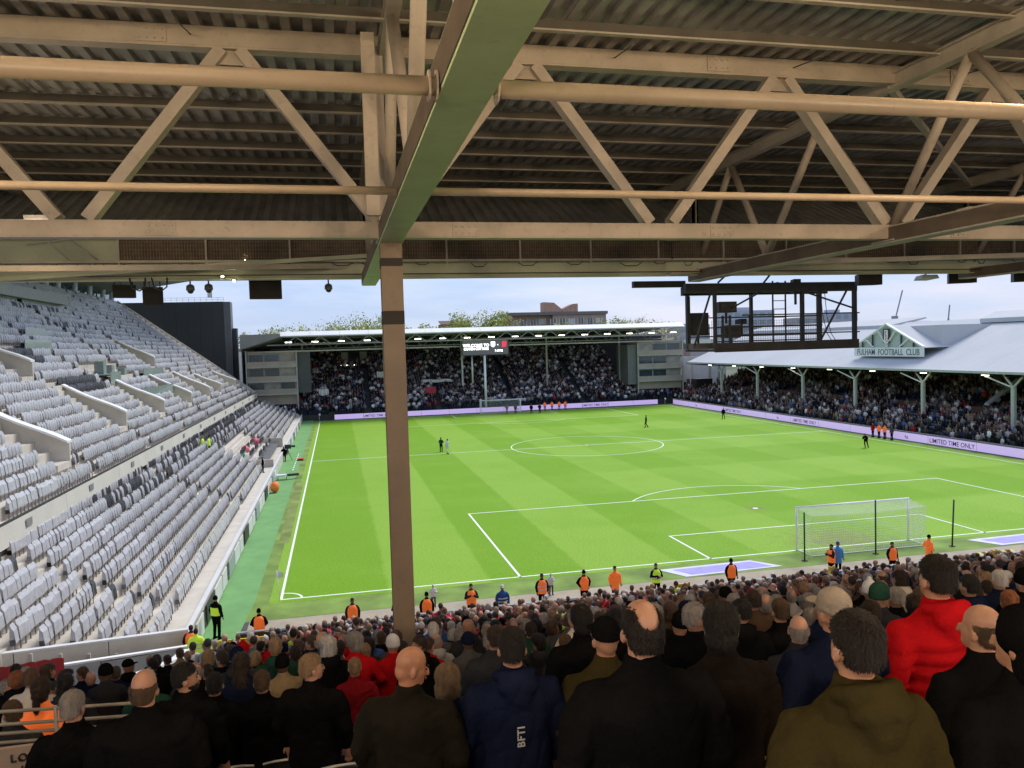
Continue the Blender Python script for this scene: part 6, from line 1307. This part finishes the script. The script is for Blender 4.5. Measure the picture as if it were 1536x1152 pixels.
for z, px, py, k, u, v in near:
    hr = pick(HAIRS); hcol = pick(HC if k > 18 else [('dark brown', 14), ('black', 7), ('brown', 22), ('grey', 24), ('white', 12), ('fair', 18), ('ginger', 4)]) if hr not in ('beanie', 'bobble', 'cap', 'hooded') else pick([('black', 7), ('navy', 4), ('red', 1.2), ('light grey', 2), ('white', 1), ('dark green', 1)]); jc = pick([(a, w * (2.2 if a in ('red', 'white', 'light grey', 'cream', 'tan', 'mid grey') else 1)) for a, w in JC] if k < 20 else [(a, w if a in ('black', 'navy', 'charcoal', 'dark grey', 'brown', 'dark green', 'olive') else w * .35) for a, w in JC])  # front rows drawn paler, colour standing in for stronger light there
    if hr in ('balding', 'fringe') and rng.random() < .5: hcol = 'grey'
    hd = HN[hr].format(c=hcol) if hr in HN else {'beanie': '{} woolly hat', 'bobble': '{} bobble hat', 'cap': '{} cap'}[hr].format(hcol)
    hood = 1 if rng.random() < .35 else 0
    desc.append([z, px, py, k, u, v, hr, hcol, jc, hd, hood])
zmax = near[-1][0]
cnt = {}
for d in desc:
    dp = 'close' if d[0] < 9 else 'midway' if d[0] < 13.5 else 'distant'
    d.append('person, {}, {} {}, {}, {}'.format(d[9], d[8], 'hooded coat' if d[10] else 'jacket', lm(d[4]), dp)); cnt.setdefault(d[-1], []).append(d)
ORD = ['leftmost', 'second', 'third', 'fourth', 'fifth']
for lab, ds in cnt.items():
    if len(ds) > 1:
        ds.sort(key=lambda d: d[4])
        for i, d in enumerate(ds): d[-1] = lab.replace('person', ('left' if i == 0 else 'right') + ' such person' if len(ds) == 2 else ORD[min(i, 4)] + ' such person', 1)
POSES = [('relaxed', 42), ('pockets', 26), ('folded', 14), ('raised', 10), ('clap', 6), ('overhead', 1.5)]
for d in desc:
    z, px, py, k, u, v, hr, hcol, jc, hd, hood, lab = d
    yaw = rng.choice([0, 0, 0, -.4, .4, .8, -.8, 1.3, -1.3]); hm = HAIRM[hcol] if hr in HN and hr != 'bald' else (CLOTH.get(hcol) if hr != 'bald' else None)
    s_ = rng.gauss(1.0, .045); s_ = max(.88, min(1.09, s_))
    ps = pick(POSES)
    if k >= 20 and ps in ('overhead', 'raised'): ps = 'relaxed'
    o = person((px, py, rake(ROWS[k])), rng.uniform(-.25, .25), s_, ps, yaw, hr, hm, CLOTH[jc], CLOTH[pick([('black', 5), ('navy', 3), ('dark grey', 2), ('blue', 1)])], SKIN[pick([(0, 4), (1, 6), (2, 2), (3, 1)])], lab, hood=hood, bulk=rng.choice([1.0, 1.1]))

# low-detail figure used for the massed crowds (parts coloured per face)
def figure_tpl():
    b = MB()
    b.rings([(0, 0, .02, .13, .10), (0, 0, .5, .15, .11), (0, 0, .9, .17, .12)], 6, 2, 0)
    b.rings([(0, 0, .86, .19, .13), (0, 0, 1.15, .19, .13), (0, -.01, 1.38, .24, .13), (0, 0, 1.47, .11, .08)], 8, 2, 1)
    for s in (-1, 1): b.tube([(s * .24, 0, 1.38), (s * .29, -.03, 1.14), (s * .22, .10, .96)], [.07, .06, .045], 5, 1)
    b.tube([(0, 0, 1.42), (0, .005, 1.55)], [.055, .055], 6, 2)
    b.ell((0, .01, 1.625), (.076, .092, .112), 8, 6, 2)
    b.ell((0, -.018, 1.66), (.084, .097, .098), 8, 6, 3)
    return b
FIG = tris(figure_tpl()); cmat = attr_mat('crowd_cloth_and_skin', .85)
def crowd(name, pts, face, parent, jcols, hcols=((.03, .02, .015), (.012, .01, .01), (.07, .045, .025), (.2, .18, .16), (.012, .012, .015)), seat=0.0, sc0=1.0):
    n = len(pts); L = np.array(pts, float); Vt, Tt, Mt = FIG
    sc = np.clip(nrng.normal(sc0, .05, n), .8, 1.15); st_ = nrng.random(n) < seat; L[:, 2] -= np.where(st_, .42 + nrng.uniform(0, .06, n), 0)
    P_, F_, M_ = stamp(FIG, L, face + nrng.uniform(-.5, .5, n), sc)
    w = np.array([c[1] for c in jcols], float); w /= w.sum(); jc = np.array([c[0] for c in jcols]); J = jc[nrng.choice(len(jc), n, p=w)] * nrng.uniform(.8, 1.25, (n, 1)); Hh = np.array(hcols)[nrng.integers(0, len(hcols), n)]
    Sk = np.array([(.44, .25, .17), (.40, .21, .13), (.30, .16, .1), (.12, .07, .05)])[nrng.choice(4, n, p=[.4, .4, .12, .08])]; Tr = np.array([(.015, .015, .02), (.03, .04, .07), (.06, .06, .06)])[nrng.integers(0, 3, n)]
    C = np.stack([Tr, J, Sk, Hh], 1); C = C[:, Mt]; C = np.concatenate([C, np.ones((n, len(Tt), 1))], 2).reshape(-1, 4)
    org = np.array(parent) if parent is not None else np.zeros(3)
    me = np_mesh(name, P_ - org, F_, [cmat], col=C, smooth=True); o = bpy.data.objects.new(name, me); COL.objects.link(o); o.location = org; o['kind'] = 'stuff'; return o
away = [((.02, .02, .022), 16), ((.022, .03, .065), 11), ((.07, .07, .075), 13), ((.18, .18, .19), 12), ((.40, .40, .41), 9), ((.50, .025, .035), 22), ((.22, .012, .02), 5), ((.60, .60, .60), 6), ((.28, .20, .12), 4), ((.05, .22, .22), 2), ((.05, .10, .32), 4), ((.03, .08, .05), 3), ((.55, .40, .30), 2), ((.5, .65, .05), 1)]
o = crowd('crowd', [(px, py, rake(ROWS[k])) for z, px, py, k, u, v in farr], 0, (18, -18, 0), away, hcols=((.06, .04, .03), (.025, .02, .016), (.16, .10, .06), (.36, .32, .28), (.50, .30, .22), (.58, .55, .52), (.05, .05, .06), (.14, .09, .06), (.28, .18, .11), (.5, .3, .2), (.06, .045, .035), (.32, .26, .2))); o['label'] = 'packed crowd in the front half of the near stand'  # pale hair colours stand in for brighter light on the front rows
home = [((.014, .015, .022), 34), ((.022, .028, .06), 22), ((.07, .07, .08), 14), ((.20, .20, .22), 10), ((.46, .46, .48), 10), ((.72, .72, .72), 9), ((.22, .17, .12), 3), ((.35, .02, .03), 1.5), ((.05, .12, .3), 2)]
pts = []
for i in range(FN - 1):
    for j in range(178):
        x = -12.6 + j * .5 + rng.uniform(-.08, .08)
        if any(abs(x - a) < .62 for a in (8.6, 21.7, 35.6, 49.5)) and i < 20: continue
        if i > 11 and ((4.0 < x < 9.6 and i > 21) or x < -3.2 or x > 60.0): continue
        if i > 4 and (-13 < x < -3.0 or x > 60.8): continue
        if rng.random() < .07: continue
        pts.append((x, FY0 + FDY * i + rng.uniform(-.1, .1), fz(i)))
o = crowd('crowd', pts, PI, (31, 112, 0), home, seat=.25); o['label'] = 'dense dark crowd filling the far stand'
pts = []; emp = []
warm = [((.016, .015, .015), 26), ((.025, .03, .055), 14), ((.08, .075, .07), 16), ((.22, .20, .19), 14), ((.46, .44, .42), 11), ((.68, .66, .63), 8), ((.28, .19, .12), 8), ((.40, .03, .03), 3), ((.05, .12, .3), 2), ((.10, .07, .05), 8)]
for i in range(JN - 1):
    for j in range(176):
        y = 15 + j * .5 + rng.uniform(-.08, .08)
        if any(abs(y - a) < .6 for a in (23, 35.5, 48, 61, 74, 87)): continue
        if 9 <= i <= 12 and any(a < y < a + 5.5 for a in (24, 33.5, 46, 60, 74, 88)): continue
        p = (JX0 + JDX * i + rng.uniform(-.1, .1), y, jz(i))
        e = noise.noise(Vector((i * .22, j * .05, 3.3)))
        if rng.random() < (.62 if e > .2 and i < 14 else .12): emp.append(p); continue
        pts.append(p)
o = crowd('crowd', pts, PI / 2, (78, 60, 0), warm, seat=.6, sc0=.98); o['label'] = 'mixed seated crowd in the right side stand'
es = MB(); es.box(-.2, .2, -.25, -.18, .4, .85, 0); es.box(-.2, .2, -.18, .15, .4, .46, 0); es.box(-.2, .2, -.252, -.18, .852, .88, 1)
P_, F_, M_ = stamp(tris(es), np.array(emp), np.full(len(emp), PI / 2), np.ones(len(emp)))
o = bpy.data.objects.new('empty_seats', np_mesh('empty_seats', P_ - np.array(jh.location)[None], F_, [mat('dark_seat_blue_black', (.03, .035, .045), .4), mat('seat_rim_grey', (.28, .29, .3), .5)], mi=M_)); COL.objects.link(o); o.parent = jh; o['kind'] = 'stuff'

# people on their own: stewards, players, staff
def vest(o, m, k=1.0):
    me = cached(('vest', k), lambda: fused(MB().rings([(0, 0, .83, .222 * k, .166 * k), (0, 0, 1.1, .213 * k, .158 * k), (0, -.005, 1.25, .222 * k, .16 * k), (0, -.012, 1.34, .212 * k, .152 * k), (0, -.015, 1.40, .165 * k, .13 * k), (0, -.012, 1.46, .105, .098)], 22, 2.3), 'vest', .02, 3, folds=.006))
    obj_with(me, 'vest', m, o)
def solo(u, v0, loc, lab, jm, tm=C_['black'], hair='short', hc='black', pose='relaxed', rz=0, yaw=0, sc=1.0, legs='stand', cat='steward', skin=1, group='stewards in front of the near crowd', length=.8, tape=False, name='person', hood=0):
    o = person(loc, rz, sc, pose, yaw, hair, HAIRM[hc] if hair in HN else CLOTH[hc], jm, tm, SKIN[skin], lab, group=group, legs=legs, length=length, cat=cat, name=name, hood=hood)
    if tape:
        for z in (1.0, 1.14):
            b = MB().rings([(0, 0, z, .225, .168), (0, 0, z + .05, .225, .168)], 20, 2.3); obj_with(b.mesh('reflective_band', [None]), 'reflective_band', REFL, o)
    return o
ST = [(-.35, -7.0, 'orange', 'steward in an orange vest by the corner of the artificial grass', 0), (3.4, -6.4, 'orange', 'dark haired steward in an orange vest below the pitch corner, left of the pillar', PI), (5.35, -6.6, 'orange', 'steward in an orange bib peeping from the left side of the pillar', PI), (6.55, -6.6, 'orange', 'steward in an orange bib half hidden by the right side of the pillar', PI),
      (8.6, -6.0, 'orange', 'steward in an orange vest second right of the pillar, hands down', PI), (12.0, -5.5, 'yellow-orange', 'steward in a vest with yellow bottom below the penalty box', PI), (14.0, -5.6, 'orange', 'steward in a large orange vest, left of a pair below the penalty box', PI), (15.6, -5.4, 'orange', 'steward in a long bright orange coat standing with arms spread', PI),
      (17.6, -5.6, 'orange-yellow', 'steward in orange and yellow by the purple mat\'s left end', PI), (21.3, -6.0, 'orange', 'steward in an orange vest beside the striped pads left of the goal', PI), (27.3, -5.2, 'orange', 'steward in an orange vest at the goal net beside a blue coat', PI / 2), (30.4, -5.8, 'orange', 'steward in an orange vest in front of the goal\'s right post', PI), (33.1, -5.2, 'orange', 'steward in an orange coat leaning by the right net pole', -PI / 2), (-2.75, -8.2, 'orange', 'steward in an orange vest against the left stand wall', 0)]
for i, (x, y, c, lab, rz) in enumerate(ST):
    solo(0, 0, (x, y, .0 if y > -7 else .12), lab, (C_['black'], C_['charcoal'], C_['navy'])[i % 3] if i not in (7, 12) else HIVO, pose=('pockets', 'relaxed', 'folded', 'relaxed', 'clap', 'relaxed')[i % 6], rz=rz, hair='short' if i % 3 else 'beanie', hc='black', length=.62 if i in (7, 12) else .8, tape=(c != 'orange'), skin=(1, 3, 1, 2)[i % 4])
    if i not in (7, 12): vest([q for q in COL.objects if q.get('label') == lab][0], HIVO if i not in (8,) else HIVY, 1.03)
solo(0, 0, (-2.45, -8.9, .2), 'steward in a yellow high-visibility jacket by the yellow gate', HIVY, rz=0, tape=True)
solo(0, 0, (-2.35, -4.7, 0), 'tall man in black with a yellow vest standing on the artificial grass by the wall', C_['black'], rz=-.6, hair='beanie', hc='black', sc=1.08, tape=False)
vb = MB().rings([(0, 0, .98, .222, .16), (0, 0, 1.3, .225, .162)], 20, 2.3); obj_with(vb.mesh('yellow_vest', [None]), 'yellow_vest', HIVY, [o for o in COL.objects if o.get('label', '').startswith('tall man in black with')][0])
solo(0, 0, (27.9, -4.9, 0), 'person in a bright blue coat bending beside the goal net', mat('cloth_bright_blue', (.05, .28, .62), .7, .1, 5, obj=True), rz=PI, hair='hooded', hc='blue', group=None, cat='person') if False else solo(0, 0, (27.9, -4.9, 0), 'person in a bright blue coat beside the goal net', mat('cloth_bright_blue', (.05, .28, .62), .7, .1, 5, obj=True), rz=PI, hair='beanie', hc='blue', group=None, cat='person', length=.65)
solo(0, 0, (9.9, -6.6, 0), 'photographer in a white and navy bib looking at the track', C_['blue'], hair='cap', hc='white', group=None, cat='photographer', rz=PI, tape=True)
for x, lab in ((7.2, 'small crouching figure in white and purple at the track edge, right of the pillar'), (13.0, 'small crouching figure in white and purple left of the vest with yellow')):
    o = solo(0, 0, (x, -3.4, -.35), lab, C_['white'], tm=C_['purple'], hair='cap', hc='white', pose='clap', group='crouching people at the track edge', cat='person', sc=.62, rz=PI); o.location.z = 0
for (x, y, lab) in ((-9.5, 38.5, 'yellow vested steward seated among the empty seats, left of a pair'), (-8.9, 38.2, 'yellow vested steward seated among the empty seats, right of a pair')):
    solo(0, 0, (x, y, lz(6) + .1), lab, HIVY, rz=-PI / 2, group='pair of stewards in the left stand', hair='short', hc='grey' if x < -9.2 else 'black')
solo(0, 0, (-5.8, 38.2, lz(2)), 'person in a green coat sitting at the dugout wall', mat('cloth_bright_green', (.04, .35, .18), .8, .1, 5, obj=True), rz=-PI / 2, group=None, cat='person', sc=.85)
solo(0, 0, (-4.0, 36.9, lz(0)), 'person in black sitting in the front seats by the dugout', C_['black'], rz=-PI / 2, group=None, cat='person', sc=.85)
solo(0, 0, (-3.0, 51.0, 0), 'camera operator in black beside the tripod camera', C_['black'], rz=0, group=None, cat='person')
for (x, y, rz, leg, lab, jm, tm, pose) in ((14.86, 51.6, -.5, 'stand', 'footballer in a dark kit with the taller player near the halfway line', C_['dark green'], C_['black'], 'clap'), (15.35, 49.6, .6, 'walk', 'footballer in a white shirt by the halfway line', C_['white'], C_['white'], 'raised'), (46.4, 65.3, 1.2, 'walk', 'referee-like figure in dark green alone beyond the centre circle', C_['dark green'], C_['black'], 'relaxed'),
      (37.2, 96.5, PI, 'stand', 'left one of two dark figures in front of the far goal line', C_['navy'], C_['black'], 'relaxed'), (38.7, 96.3, PI, 'stand', 'right one of two dark figures in front of the far goal line', C_['navy'], C_['black'], 'pockets'), (61.6, 71.0, 2.2, 'walk', 'dark figure standing by the far part of the right touchline', C_['black'], C_['charcoal'], 'relaxed'),
      (33.2, 98.9, PI, 'stand', 'goalkeeper in a tan top in the far goal, left of two', C_['tan'], C_['tan'], 'pockets'), (34.7, 98.4, PI, 'stand', 'player in yellow top and dark shorts in the far goal, right of two', C_['khaki'], C_['black'], 'relaxed')):
    solo(0, 0, (x, y, 0), lab, jm, tm, pose=pose, rz=rz, legs=leg, group=None, cat='footballer' if 'foot' in lab or 'goalkeeper' in lab or 'player' in lab else 'person', length=.9)
for i, x in enumerate((41.0, 42.4, 43.8, 45.0)):
    solo(0, 0, (x, 101.2, 0), ['leftmost', 'second', 'third', 'rightmost'][i] + ' of four people in orange bibs beyond the far goal line', HIVO, rz=PI, group='four orange bibs beyond the far goal line', cat='person')
for i, (y, c) in enumerate(((42.3, C_['red']), (41.2, HIVO), (40.2, HIVO), (39.0, C_['dark grey']))):
    solo(0, 0, (66.2, y, 0), ['person in red at the gap in the right touchline screens', 'left orange vest at the gap behind the bending player', 'right orange vest at the gap behind the bending player', 'person in grey right of the orange vests at the screens', 'right one of two distant orange vests by the right screens', 'left one of two distant orange vests by the right screens'][i], c, rz=PI / 2, group=None, cat='steward')
bp = solo(0, 0, (59.75, 34.9, 0), 'player in black bending forward near the right touchline', C_['black'], C_['charcoal'], legs='bend', rz=PI * .7, group=None, cat='footballer', pose='clap', length=.85)
bp.rotation_euler = (Matrix.Rotation(PI * .7, 3, 'Z') @ Matrix.Rotation(-.42, 3, 'X')).to_euler()
